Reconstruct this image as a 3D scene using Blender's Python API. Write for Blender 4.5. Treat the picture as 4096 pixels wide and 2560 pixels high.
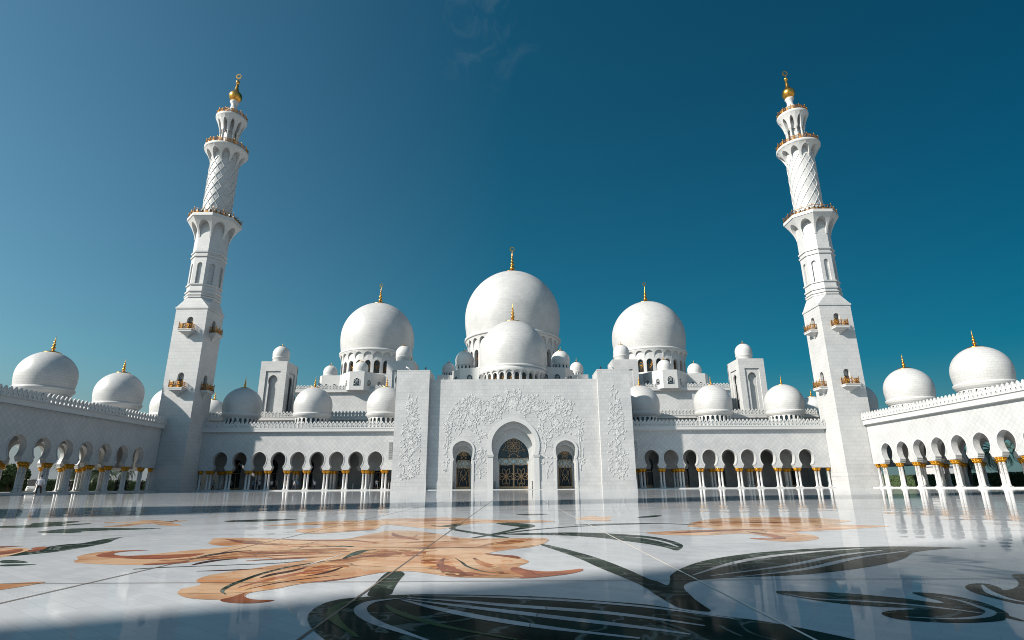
import bpy, bmesh, math, random
from mathutils import Vector, Matrix
from mathutils.geometry import tessellate_polygon
R_=math.radians
for o in list(bpy.data.objects): bpy.data.objects.remove(o)
sc=bpy.context.scene
COL=sc.collection
# ---------------- camera ----------------
PITCH=R_(16.6); ROLL=0.0055
fw=Vector((0,math.cos(PITCH),math.sin(PITCH))); up0=Vector((0,-math.sin(PITCH),math.cos(PITCH))); rt0=Vector((1,0,0))
rt=rt0*math.cos(ROLL)-up0*math.sin(ROLL); up=up0*math.cos(ROLL)+rt0*math.sin(ROLL)
cd=bpy.data.cameras.new('camera'); cam=bpy.data.objects.new('camera',cd); COL.objects.link(cam)
m=Matrix((rt,up,-fw)).transposed().to_4x4(); m.translation=Vector((-0.25,0,0.62)); cam.matrix_world=m
cd.sensor_width=36; cd.lens=36*2225/4096; cd.clip_end=5000; cd.clip_start=.05
sc.camera=cam
# ---------------- sun and sky ----------------
SKY_L=(1.15,1.80,1.70,1); SKY_M=(.17,1.04,1.10,1); SKY_R=(.03,.58,.68,1); SKYS=.0345; BACK_FILL=(2.6,3.5,4.7,1); HZC=(4.9,5.15,5.7,1); CLD=(-.045,.715,.698)
EL=R_(31.5); TAN=2.04
az=math.atan(TAN); trav=Vector((math.sin(az)*math.cos(EL),math.cos(az)*math.cos(EL),-math.sin(EL)))
sd=bpy.data.lights.new('sun','SUN'); sd.energy=5.0; sd.angle=R_(1.1); sd.color=(1.0,.935,.85)
so=bpy.data.objects.new('sun',sd); COL.objects.link(so); so.rotation_euler=trav.to_track_quat('-Z','Y').to_euler()
wd=bpy.data.worlds.new('World'); sc.world=wd; wd.use_nodes=True
nt=wd.node_tree; nt.nodes.clear()
N=nt.nodes.new; L=nt.links.new
sky=N('ShaderNodeTexSky'); sky.sky_type='NISHITA'; sky.sun_disc=False; sky.sun_elevation=EL
sky.sun_rotation=math.atan2(-trav.x,-trav.y); sky.altitude=0; sky.air_density=1.15; sky.dust_density=1.2; sky.ozone_density=3.0
gam=N('ShaderNodeGamma'); gam.inputs[1].default_value=1.0
hs=N('ShaderNodeMix'); hs.data_type='RGBA'; hs.blend_type='MULTIPLY'; hs.inputs[0].default_value=1.0
hs.inputs[7].default_value=(0.62,0.93,0.95,1)
# clear desert sky: brighter and paler towards the sun at the left, deep teal away from it
tc=N('ShaderNodeTexCoord'); sp=N('ShaderNodeSeparateXYZ'); L(tc.outputs['Generated'],sp.inputs[0])
mr=N('ShaderNodeMapRange'); mr.inputs[1].default_value=-.72; mr.inputs[2].default_value=.72; L(sp.outputs[0],mr.inputs[0])
gr=N('ShaderNodeValToRGB'); e=gr.color_ramp.elements; e[0].position=0; e[0].color=SKY_L; e[1].position=1; e[1].color=SKY_R
em=gr.color_ramp.elements.new(.5); em.color=SKY_M; L(mr.outputs[0],gr.inputs[0])
# faint cirrus wisps high in the middle of the sky
dd=N('ShaderNodeVectorMath'); dd.operation='DOT_PRODUCT'; dd.inputs[1].default_value=CLD; nrm=N('ShaderNodeVectorMath'); nrm.operation='NORMALIZE'; L(tc.outputs['Generated'],nrm.inputs[0]); L(nrm.outputs[0],dd.inputs[0])
mk=N('ShaderNodeMapRange'); mk.interpolation_type='SMOOTHSTEP'; mk.inputs[1].default_value=.9945; mk.inputs[2].default_value=.9998; L(dd.outputs['Value'],mk.inputs[0])
mp=N('ShaderNodeMapping'); mp.inputs['Scale'].default_value=(3.0,3.0,3.0); mp.inputs['Rotation'].default_value=(0.3,0.9,0.2)
nz=N('ShaderNodeTexNoise'); nz.inputs['Scale'].default_value=4.6; nz.inputs['Detail'].default_value=9; nz.inputs['Roughness'].default_value=.58; nz.inputs['Distortion'].default_value=1.6
cr=N('ShaderNodeValToRGB'); cr.color_ramp.elements[0].position=.47; cr.color_ramp.elements[1].position=.80
cr.color_ramp.elements[0].color=(0,0,0,1); cr.color_ramp.elements[1].color=(.15,.15,.15,1)
mm=N('ShaderNodeMath'); mm.operation='MULTIPLY'
cm=N('ShaderNodeMix'); cm.data_type='RGBA'; cm.inputs[7].default_value=(4.2,5.6,6.4,1)
bg=N('ShaderNodeBackground'); bg.inputs[1].default_value=SKYS
ow=N('ShaderNodeOutputWorld')
L(tc.outputs['Generated'],mp.inputs[0]); L(mp.outputs[0],nz.inputs['Vector']); L(nz.outputs[0],cr.inputs[0]); L(cr.outputs[0],mm.inputs[0]); L(mk.outputs[0],mm.inputs[1])
L(sky.outputs[0],gam.inputs[0]); L(gam.outputs[0],hs.inputs[6]); L(gr.outputs[0],hs.inputs[7]); 
hz=N('ShaderNodeMapRange'); hz.interpolation_type='SMOOTHSTEP'; hz.inputs[1].default_value=.0; hz.inputs[2].default_value=.20; hz.inputs[3].default_value=.92; hz.inputs[4].default_value=0
hm=N('ShaderNodeMix'); hm.data_type='RGBA'; hm.inputs[7].default_value=HZC; L(sp.outputs[2],hz.inputs[0]); h2=N('ShaderNodeMapRange'); h2.inputs[1].default_value=0; h2.inputs[2].default_value=1; h2.inputs[3].default_value=1; h2.inputs[4].default_value=.42; L(mr.outputs[0],h2.inputs[0]); h3=N('ShaderNodeMath'); h3.operation='MULTIPLY'; L(hz.outputs[0],h3.inputs[0]); L(h2.outputs[0],h3.inputs[1]); L(h3.outputs[0],hm.inputs[0]); L(hs.outputs[2],hm.inputs[6]); L(hm.outputs[2],cm.inputs[6]); L(mm.outputs[0],cm.inputs[0]); 
# fill light added to the unseen sky behind the camera, lifting the shaded floor
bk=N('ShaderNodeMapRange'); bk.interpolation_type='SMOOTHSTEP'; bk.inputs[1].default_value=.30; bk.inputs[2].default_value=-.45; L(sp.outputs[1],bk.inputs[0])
ba=N('ShaderNodeMix'); ba.data_type='RGBA'; ba.blend_type='ADD'; ba.inputs[7].default_value=BACK_FILL; L(bk.outputs[0],ba.inputs[0]); L(cm.outputs[2],ba.inputs[6]); L(ba.outputs[2],bg.inputs[0]); L(bg.outputs[0],ow.inputs[0])
sc.view_settings.view_transform='Standard'; sc.view_settings.look='None'; sc.view_settings.exposure=0.76; sc.view_settings.gamma=1
sc.render.engine='CYCLES'
sc.cycles.pixel_filter_type='BLACKMAN_HARRIS'; sc.cycles.filter_width=1.0; sc.cycles.max_bounces=7; sc.cycles.diffuse_bounces=2; sc.cycles.glossy_bounces=4
rnd=random.Random(5)
# ---------------- materials ----------------
def mat(name,col,rough=.5,metal=0,spec=.5):
    m=bpy.data.materials.new(name); m.use_nodes=True; b=m.node_tree.nodes['Principled BSDF']
    b.inputs['Base Color'].default_value=(*col,1); b.inputs['Roughness'].default_value=rough; b.inputs['Metallic'].default_value=metal; b.inputs['Specular IOR Level'].default_value=spec
    return m
def nodes(m): t=m.node_tree; return t,t.nodes.new,t.links.new,t.nodes['Principled BSDF']
def noisy(name,c1,c2,scale=4,rough=.6,metal=0,detail=5,coord='Object',bump=0,lo=.35,hi=.65,stretch=(1,1,1)):
    m=mat(name,c1,rough,metal); t,n,l,b=nodes(m)
    tc=n('ShaderNodeTexCoord'); mp=n('ShaderNodeMapping'); mp.inputs['Scale'].default_value=stretch
    z=n('ShaderNodeTexNoise'); z.inputs['Scale'].default_value=scale; z.inputs['Detail'].default_value=detail
    r=n('ShaderNodeValToRGB'); r.color_ramp.elements[0].position=lo; r.color_ramp.elements[1].position=hi
    r.color_ramp.elements[0].color=(*c1,1); r.color_ramp.elements[1].color=(*c2,1)
    l(tc.outputs[coord],mp.inputs[0]); l(mp.outputs[0],z.inputs['Vector']); l(z.outputs[0],r.inputs[0]); l(r.outputs[0],b.inputs['Base Color'])
    if bump:
        bp=n('ShaderNodeBump'); bp.inputs['Distance'].default_value=bump; l(z.outputs[0],bp.inputs['Height']); l(bp.outputs[0],b.inputs['Normal'])
    return m
def marble(name,bw,bh,rot=0,c1=(0.460,0.457,0.449),c2=(0.411,0.412,0.411),mort=(.31,.31,.31),ms=.016,rough=.45,offset=.5):
    m=mat(name,c1,rough); t,n,l,b=nodes(m)
    tc=n('ShaderNodeTexCoord'); mp=n('ShaderNodeMapping'); mp.inputs['Rotation'].default_value=(0,0,rot)
    br=n('ShaderNodeTexBrick'); br.offset=offset; br.inputs['Scale'].default_value=1; br.inputs['Brick Width'].default_value=bw; br.inputs['Row Height'].default_value=bh
    br.inputs['Mortar Size'].default_value=ms; br.inputs['Mortar Smooth'].default_value=.2; br.inputs['Bias'].default_value=-.25
    br.inputs['Color1'].default_value=(*c1,1); br.inputs['Color2'].default_value=(*c2,1); br.inputs['Mortar'].default_value=(*mort,1)
    nz=n('ShaderNodeTexNoise'); nz.inputs['Scale'].default_value=.35; nz.inputs['Detail'].default_value=7
    r=n('ShaderNodeValToRGB'); r.color_ramp.elements[0].position=.3; r.color_ramp.elements[1].position=.7
    r.color_ramp.elements[0].color=(.85,.85,.86,1); r.color_ramp.elements[1].color=(1,1,1,1)
    mx=n('ShaderNodeMix'); mx.data_type='RGBA'; mx.blend_type='MULTIPLY'; mx.inputs[0].default_value=1
    l(tc.outputs['UV'],mp.inputs[0]); l(mp.outputs[0],br.inputs[0]); l(tc.outputs['Object'],nz.inputs['Vector']); l(nz.outputs[0],r.inputs[0])
    l(br.outputs[0],mx.inputs[6]); l(r.outputs[0],mx.inputs[7]); l(mx.outputs[2],b.inputs['Base Color'])
    return m
MW=marble('marble_wall',.85,.62)
MD=marble('marble_diagonal',.62,.62,R_(45),c2=(0.400,0.406,0.411),offset=0,ms=.02)
MT=marble('marble_tower',1.1,.62,c2=(0.422,0.422,0.420))
MDo=marble('marble_dome',.75,.40,c1=(0.460,0.454,0.443),c2=(0.415,0.411,0.405),mort=(.31,.31,.31))
MP=noisy('marble_plain',(0.460,0.457,0.449),(0.437,0.435,0.428),.8,.45)
MC=noisy('marble_carved',(0.460,0.457,0.449),(0.437,0.437,0.435),2,.5)
GOLD=noisy('gold',(.66,.36,.08),(.48,.24,.045),3,.30,1.0)
GOLDC=noisy('gold_capital',(.66,.34,.035),(.42,.18,.015),9,.42,.85)
GOLDR=noisy('gold_rail',(.50,.25,.045),(.32,.14,.02),5,.4,.9)
GLASS=mat('dark_glass',(.012,.018,.024),.06,0,.6)
BRONZE=noisy('bronze',(.46,.31,.18),(.33,.21,.11),6,.4,.35)
MI=noisy('marble_interior_shade',(.26,.253,.245),(.21,.207,.2),1.2,.5)  # same white marble, darkened to carry the shade inside the arcades
DARK=noisy('dark_interior',(.035,.036,.038),(.05,.05,.052),3,.7)
WOOD=noisy('dark_door',(.10,.05,.03),(.05,.025,.015),6,.5)
METG=noisy('speaker_grille',(.20,.20,.20),(.32,.32,.31),25,.6)
METW=mat('white_metal',(.5,.5,.49),.4)
BLK=mat('black_metal',(.02,.02,.022),.4)
def star_glass():
    m=mat('door_glass',(.01,.02,.028),.08,0,.6); t,n,l,b=nodes(m)
    tc=n('ShaderNodeTexCoord'); v=n('ShaderNodeTexVoronoi'); v.inputs['Scale'].default_value=5.5
    r=n('ShaderNodeValToRGB'); r.color_ramp.elements[0].position=.10; r.color_ramp.elements[1].position=.2
    r.color_ramp.elements[0].color=(.13,.17,.19,1); r.color_ramp.elements[1].color=(.010,.019,.027,1)
    l(tc.outputs['Object'],v.inputs['Vector']); l(v.outputs['Distance'],r.inputs[0]); l(r.outputs[0],b.inputs['Base Color']); return m
SG=star_glass()
def panel_glass():
    return noisy('white_panel',(.38,.45,.45),(.2,.27,.29),5,.3,lo=.45,hi=.6)
PG=panel_glass()
def shaft_mat():
    m=mat('inlaid_shaft',(.50,.49,.48),.35); t,n,l,b=nodes(m)
    tc=n('ShaderNodeTexCoord'); v=n('ShaderNodeTexVoronoi'); v.inputs['Scale'].default_value=6.5; v.inputs['Randomness'].default_value=.55
    r=n('ShaderNodeValToRGB'); r.color_ramp.elements[0].position=.26; r.color_ramp.elements[1].position=.33
    r.color_ramp.elements[0].color=(.13,.09,.07,1); r.color_ramp.elements[1].color=(.50,.49,.48,1)
    l(tc.outputs['Object'],v.inputs['Vector']); l(v.outputs['Distance'],r.inputs[0]); l(r.outputs[0],b.inputs['Base Color']); return m
SH=shaft_mat()
# polished floor stones: same soft unevenness for all of them
def polish(m,rough=.07,ior=1.03):
    t,n,l,b=nodes(m); b.inputs['Roughness'].default_value=rough; b.inputs['IOR'].default_value=ior
    tc=n('ShaderNodeTexCoord'); z=n('ShaderNodeTexNoise'); z.inputs['Scale'].default_value=.8; z.inputs['Detail'].default_value=2.5; z.inputs['Roughness'].default_value=.45
    bp=n('ShaderNodeBump'); bp.inputs['Strength'].default_value=1; bp.inputs['Distance'].default_value=.0075
    l(tc.outputs['Object'],z.inputs['Vector']); l(z.outputs[0],bp.inputs['Height']); l(bp.outputs[0],b.inputs['Normal']); return m
FLOORM=polish(marble('floor_marble',.20,.10,R_(38),c1=(.445,.457,.472),c2=(.385,.40,.416),mort=(.38,.395,.41),ms=.003,rough=.07),.035)
def pieced(m,scale=1.6,lo=.72,hi=1.12,joint=.012,stretch=(1,1,1),vein=None):
    t,n,l,b=nodes(m); src=b.inputs['Base Color'].links[0].from_socket
    tc=n('ShaderNodeTexCoord'); mp=n('ShaderNodeMapping'); mp.inputs['Scale'].default_value=stretch
    nz=n('ShaderNodeTexNoise'); nz.inputs['Scale'].default_value=1.3; nz.inputs['Detail'].default_value=3
    ad=n('ShaderNodeMix'); ad.data_type='VECTOR'; ad.inputs[0].default_value=.35
    v=n('ShaderNodeTexVoronoi'); v.inputs['Scale'].default_value=scale; e=n('ShaderNodeTexVoronoi'); e.feature='DISTANCE_TO_EDGE'; e.inputs['Scale'].default_value=scale
    l(tc.outputs['Object'],mp.inputs[0]); l(mp.outputs[0],nz.inputs['Vector']); l(mp.outputs[0],ad.inputs[4]); l(nz.outputs['Color'],ad.inputs[5]); l(ad.outputs[1],v.inputs['Vector']); l(ad.outputs[1],e.inputs['Vector'])
    sp=n('ShaderNodeSeparateColor'); l(v.outputs['Color'],sp.inputs[0]); mr=n('ShaderNodeMapRange'); mr.inputs[3].default_value=lo; mr.inputs[4].default_value=hi; l(sp.outputs[0],mr.inputs[0])
    r=n('ShaderNodeMapRange'); r.inputs[1].default_value=joint*.4; r.inputs[2].default_value=joint; r.inputs[3].default_value=.45; r.inputs[4].default_value=1; l(e.outputs['Distance'],r.inputs[0])
    mm=n('ShaderNodeMath'); mm.operation='MULTIPLY'; l(mr.outputs[0],mm.inputs[0]); l(r.outputs[0],mm.inputs[1])
    mx=n('ShaderNodeMix'); mx.data_type='RGBA'; mx.blend_type='MULTIPLY'; mx.inputs[0].default_value=1; l(src,mx.inputs[6]); cc=n('ShaderNodeCombineColor'); 
    for i in range(3): l(mm.outputs[0],cc.inputs[i])
    l(cc.outputs[0],mx.inputs[7]); out=mx.outputs[2]
    if vein:
        w=n('ShaderNodeTexNoise'); w.inputs['Scale'].default_value=1.8; w.inputs['Detail'].default_value=10; w.inputs['Distortion'].default_value=1.2; l(mp.outputs[0],w.inputs['Vector'])
        q=n('ShaderNodeMath'); q.operation='SUBTRACT'; q.inputs[1].default_value=.5; l(w.outputs[0],q.inputs[0]); a=n('ShaderNodeMath'); a.operation='ABSOLUTE'; l(q.outputs[0],a.inputs[0])
        s=n('ShaderNodeMapRange'); s.inputs[1].default_value=.0; s.inputs[2].default_value=.022; s.inputs[3].default_value=.75; s.inputs[4].default_value=0; l(a.outputs[0],s.inputs[0])
        m2=n('ShaderNodeMix'); m2.data_type='RGBA'; m2.inputs[7].default_value=(*vein,1); l(s.outputs[0],m2.inputs[0]); l(out,m2.inputs[6]); out=m2.outputs[2]
    l(out,b.inputs['Base Color']); return m
GREEN=polish(noisy('green_marble',(.012,.022,.017),(.045,.065,.052),2.2,detail=9,lo=.4,hi=.75),.06,1.014)
TAN=polish(noisy('tan_marble',(.50,.33,.205),(.33,.145,.06),1.5,detail=10,lo=.46,hi=.66),.06)
RUST=polish(noisy('rust_marble',(.15,.045,.025),(.26,.09,.042),3,detail=8),.06)
ORANGE=polish(noisy('orange_onyx',(.44,.24,.115),(.20,.06,.018),2.6,detail=9,lo=.40,hi=.56,stretch=(.7,1.6,1)),.06)
UMBER=polish(mat('umber_marble',(.045,.025,.022),.06),.07,1.014)
GREYM=polish(noisy('grey_marble',(.40,.40,.41),(.30,.30,.32),4),.06)
OLIVE=polish(mat('olive_marble',(.07,.10,.05),.06),.07,1.014); WHITEM=polish(mat('white_marble',(.55,.55,.55),.06))
JOINT=polish(mat('floor_joint',(.14,.115,.095),.2),.2); JOINTL=polish(mat('floor_joint_pale',(.62,.58,.52),.2),.15)
pieced(GREEN,.45,.7,1.35,.002,vein=(.16,.18,.16)); pieced(TAN,1.1,.80,1.10,.010,stretch=(.6,1.3,1),vein=(.42,.17,.06)); pieced(ORANGE,2.0,.6,1.35,.012,stretch=(.7,1.3,1),vein=(.62,.42,.22)); pieced(RUST,2,.7,1.3,.01); pieced(GREYM,1.3,.8,1.2,.004)
INL=dict(green=GREEN,tan=TAN,rust=RUST,orange=ORANGE,umber=UMBER,grey=GREYM,olive=OLIVE,white=WHITEM)
LEAF=noisy('palm_leaf',(.030,.050,.022),(.075,.095,.05),3,.55)
BARK=noisy('palm_bark',(.12,.09,.065),(.07,.05,.035),8,.9)
HEDGE=noisy('hedge_leaf',(.020,.042,.012),(.055,.09,.03),6,.8)
SAND=noisy('pale_paving',(.30,.28,.25),(.36,.33,.29),.05,.8)
# ---------------- mesh helpers ----------------
class MB:
    def __init__(s): s.v=[]; s.f=[]; s.uv=[]; s.sm=[]
    def add(s,vs,fs,uvs=None,smooth=False):
        o=len(s.v); s.v+=[tuple(v) for v in vs]
        for i,f in enumerate(fs): s.f.append([o+k for k in f]); s.uv.append(uvs[i] if uvs else None); s.sm.append(smooth)
        return s
    def box(s,x0,x1,y0,y1,z0,z1):
        return s.add([(x0,y0,z0),(x1,y0,z0),(x1,y1,z0),(x0,y1,z0),(x0,y0,z1),(x1,y0,z1),(x1,y1,z1),(x0,y1,z1)],[(0,3,2,1),(4,5,6,7),(0,1,5,4),(1,2,6,5),(2,3,7,6),(3,0,4,7)])
    def prism(s,pts,z0,z1,top=None):  # footprint polygon ccw; optional top footprint
        n=len(pts); tp=top or pts
        vs=[(x,y,z0) for x,y in pts]+[(x,y,z1) for x,y in tp]
        return s.add(vs,[tuple(range(n-1,-1,-1)),tuple(range(n,2*n))]+[(i,(i+1)%n,n+(i+1)%n,n+i) for i in range(n)])
    def lathe(s,prof,c=(0,0,0),n=32,smooth=True,cap=True,a0=0,a1=2*math.pi):
        full=abs(a1-a0-2*math.pi)<1e-6; m=n if full else n+1; vs=[];Rm=max(p[0] for p in prof)
        for r,z in prof:
            for i in range(m):
                a=a0+(a1-a0)*i/n; vs.append((c[0]+r*math.cos(a),c[1]+r*math.sin(a),c[2]+z))
        fs=[];uv=[];arc=[0]
        for j in range(1,len(prof)): arc.append(arc[-1]+math.hypot(prof[j][0]-prof[j-1][0],prof[j][1]-prof[j-1][1]))
        for j in range(len(prof)-1):
            for i in range(n):
                k=(i+1)%m; fs.append((j*m+i,j*m+k,(j+1)*m+k,(j+1)*m+i))
                u0=(a1-a0)*i/n*Rm; u1=(a1-a0)*(i+1)/n*Rm; uv.append([(u0,arc[j]),(u1,arc[j]),(u1,arc[j+1]),(u0,arc[j+1])])
        return s.add(vs,fs,uv,smooth)
    def tube(s,pts,r,n=6,closed=False,smooth=True,flat=None):
        P=[Vector(p) for p in pts]; m=len(P); vs=[]; rr=r if isinstance(r,(list,tuple)) else [r]*m
        for i in range(m):
            a=P[(i-1)%m] if (closed or i>0) else P[i]; b=P[(i+1)%m] if (closed or i<m-1) else P[i]
            d=(b-a); d=d.normalized() if d.length>1e-9 else Vector((0,0,1))
            u=d.cross(Vector((0,1,0)) if abs(d.y)<.9 else Vector((0,0,1))).normalized(); w=d.cross(u)
            if flat: # flat=(normal,scale)
                nn=Vector(flat[0]); u=d.cross(nn).normalized(); w=nn*flat[1]
            for k in range(n):
                t=2*math.pi*k/n; vs.append(P[i]+u*math.cos(t)*rr[i]+w*math.sin(t)*rr[i])
        fs=[]
        for i in range(m if closed else m-1):
            j=(i+1)%m
            for k in range(n): fs.append((i*n+k,i*n+(k+1)%n,j*n+(k+1)%n,j*n+k))
        if not closed: fs+= [tuple(range(n-1,-1,-1)),tuple((m-1)*n+k for k in range(n))]
        return s.add(vs,fs,None,smooth)
    def plate(s,outer,holes,tf,d0,d1):
        """flat plate with holes; tf(u,v,d)->xyz, thickness from d0 (front) to d1"""
        loops=[outer]+list(holes)
        tri=tessellate_polygon([[Vector((u,v,0)) for u,v in lp] for lp in loops])
        flat=[p for lp in loops for p in lp]; n=len(flat)
        vs=[tf(u,v,d0) for u,v in flat]+[tf(u,v,d1) for u,v in flat]
        fs=[];
        for a,b,c in tri:
            fs.append((a,b,c)); fs.append((n+c,n+b,n+a))
        o=0
        for lp in loops:
            m=len(lp)
            for i in range(m): j=(i+1)%m; fs.append((o+i,o+j,n+o+j,n+o+i))
            o+=m
        return s.add(vs,fs)
    def build(s,name,mats,parent=None,loc=None,uv=True):
        me=bpy.data.meshes.new(name); me.from_pydata(s.v,[],s.f)
        if uv:
            ul=me.uv_layers.new(name='UVMap').data; k=0; V=s.v
            for fi,f in enumerate(s.f):
                q=s.uv[fi]
                if q is None:
                    nx,ny,nz=me.polygons[fi].normal
                    if abs(nz)>.8:
                        q=[(V[i][0],V[i][1]) for i in f]
                    else:
                        h=math.hypot(nx,ny) or 1; tx,ty=-ny/h,nx/h
                        q=[(V[i][0]*tx+V[i][1]*ty,V[i][2]) for i in f]
                for c in q: ul[k].uv=c; k+=1
        me.polygons.foreach_set('use_smooth',s.sm)
        me.materials.append(mats); me.update()
        o=bpy.data.objects.new(name,me); COL.objects.link(o)
        if parent: o.parent=parent
        if loc is not None: o.location=loc
        return o
def tag(o,label=None,cat=None,group=None,kind=None):
    if label:o['label']=label
    if cat:o['category']=cat
    if group:o['group']=group
    if kind:o['kind']=kind
    return o
def thing(name,label,cat,loc=(0,0,0),rz=0,group=None):
    o=bpy.data.objects.new(name,None); COL.objects.link(o); o.location=loc; o.rotation_euler=(0,0,rz); o.empty_display_size=.5
    return tag(o,label,cat,group)
def inst(src,parent,loc,rz=0,scale=None,name=None):
    """copy of a part with its sub-parts"""
    c=src.copy(); c.parent=parent; c.location=loc; c.rotation_euler=(0,0,rz)
    if scale: c.scale=scale
    COL.objects.link(c)
    for g in src.children:
        d=g.copy(); COL.objects.link(d); d.parent=c
    return c
PROTOS=[]
def drop_protos():
    for o in PROTOS:
        for g in list(o.children): bpy.data.objects.remove(g)
        bpy.data.objects.remove(o)
def TF_front(X0,Y0): return lambda u,v,d:(X0+u,Y0+d,v)       # faces -Y, depth goes +Y
def TF_side(X0,s): return lambda u,v,d:(X0+s*d,u,v)          # plane X=X0, depth away from the court (s=+1 right, -1 left)
def keyhole(hw,zb,zn,zc,zt,base=None,n=16,nw=None):
    """half outline from (base,zb) up to the crest: neck at zn, widest hw at zc, pointed crest zt"""
    nw=nw or hw*.68; p=[]
    bw=base if base else nw*1.27; h=zn-zb
    p+=[(bw,zb),(bw,zb+.28*h),(bw*.92,zb+.38*h),(bw*.90,zb+.62*h),(nw*1.06,zb+.80*h),(nw*1.02,zb+.95*h),(nw,zn)]
    a0=-math.acos(nw/hw); b=(zc-zn)/math.sin(-a0)
    for i in range(1,n): 
        a=a0*(1-i/n); p.append((hw*math.cos(a),zc+b*math.sin(a)))
    for i in range(n+1):
        t=i/n; s_=math.sin(t*math.pi/2); p.append((hw*(1-s_**2.15)**.60,zc+(zt-zc)*s_))
    return p
def full(half,c=0):  # closed symmetric loop / open path left->right over crest
    return [(c-x,z) for x,z in half]+[(c+x,z) for x,z in reversed(half[:-1])]
def archtop(hw,zb,zt,n=10,point=.0):
    p=[(hw,zb)]; zs=zt-hw*1.15
    for i in range(n+1):
        s_=math.sin(i/n*math.pi/2); p.append((hw*(1-s_**2.1)**.55,zs+(zt-zs)*s_))
    return p
def rim(mb,half,c,tf,w,d0,d1):
    """raised band following an arch outline"""
    path=full(half,c); out=[]
    m=len(path)
    for i,(x,z) in enumerate(path):
        a=path[max(0,i-1)]; b=path[min(m-1,i+1)]; dx,dz=b[0]-a[0],b[1]-a[1]; l=math.hypot(dx,dz) or 1
        out.append((x-dz/l*w,z+dx/l*w))
    vs=[tf(x,z,d1) for x,z in path]+[tf(x,z,d0) for x,z in path]+[tf(x,z,d0) for x,z in out]+[tf(x,z,d1) for x,z in out]
    fs=[]
    for i in range(m-1):
        for k in range(3): fs.append((k*m+i,k*m+i+1,(k+1)*m+i+1,(k+1)*m+i))
    mb.add(vs,fs)
def ringwall(mb,n,a_of,z0,z1,w_of,zc,ain,rnd_=True,rows=12,ph=0.0,c=(0,0),ks=None):
    """wall of n sectors round a centre with one arched opening per sector; a_of(z)=outer apothem, w_of(z)=half opening, zc=crest, ain=inner apothem reached by the reveals"""
    def pos(k,s_,a,z):
        if rnd_:
            t=ph+2*math.pi*k/n+s_/max(a_ref(z),1e-6); return (c[0]+a*math.cos(t),c[1]+a*math.sin(t),z)
        t=ph+2*math.pi*k/n; return (c[0]+a*math.cos(t)-s_*math.sin(t),c[1]+a*math.sin(t)+s_*math.cos(t),z)
    def a_ref(z): return a_of(z)
    zs=sorted(set([z0+(zc-z0)*math.sin(i/rows*math.pi/2) for i in range(rows+1)]+[zc+(z1-zc)*i/4 for i in range(5)]))
    for k in (ks if ks is not None else range(n)):
        for i in range(len(zs)-1):
            za,zb=zs[i],zs[i+1]
            Aa,Ab=a_of(za),a_of(zb)
            ha=(Aa*math.pi/n if rnd_ else Aa*math.tan(math.pi/n)); hb=(Ab*math.pi/n if rnd_ else Ab*math.tan(math.pi/n))
            wa=min(w_of(za) if za<zc-1e-6 else 0,ha*.97); wb=min(w_of(zb) if zb<zc-1e-6 else 0,hb*.97)
            for sg in (-1,1):
                q=[pos(k,sg*wa,Aa,za),pos(k,sg*ha,Aa,za),pos(k,sg*hb,Ab,zb),pos(k,sg*wb,Ab,zb)]
                mb.add(q,[(0,1,2,3) if sg>0 else (3,2,1,0)])
                if wa>0 or wb>0:
                    r=[pos(k,sg*wa,Aa,za),pos(k,sg*wb,Ab,zb),pos(k,sg*wb*(ain/Ab if rnd_ else 1),ain,zb) ,pos(k,sg*wa*(ain/Aa if rnd_ else 1),ain,za)]
                    if rnd_:
                        def pr(w,A,z): t=ph+2*math.pi*k/n+sg*w/A; return (c[0]+ain*math.cos(t),c[1]+ain*math.sin(t),z)
                        r[2]=pr(wb,Ab,zb); r[3]=pr(wa,Aa,za)
                    mb.add(r,[(0,1,2,3) if sg<0 else (3,2,1,0)])
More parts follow.
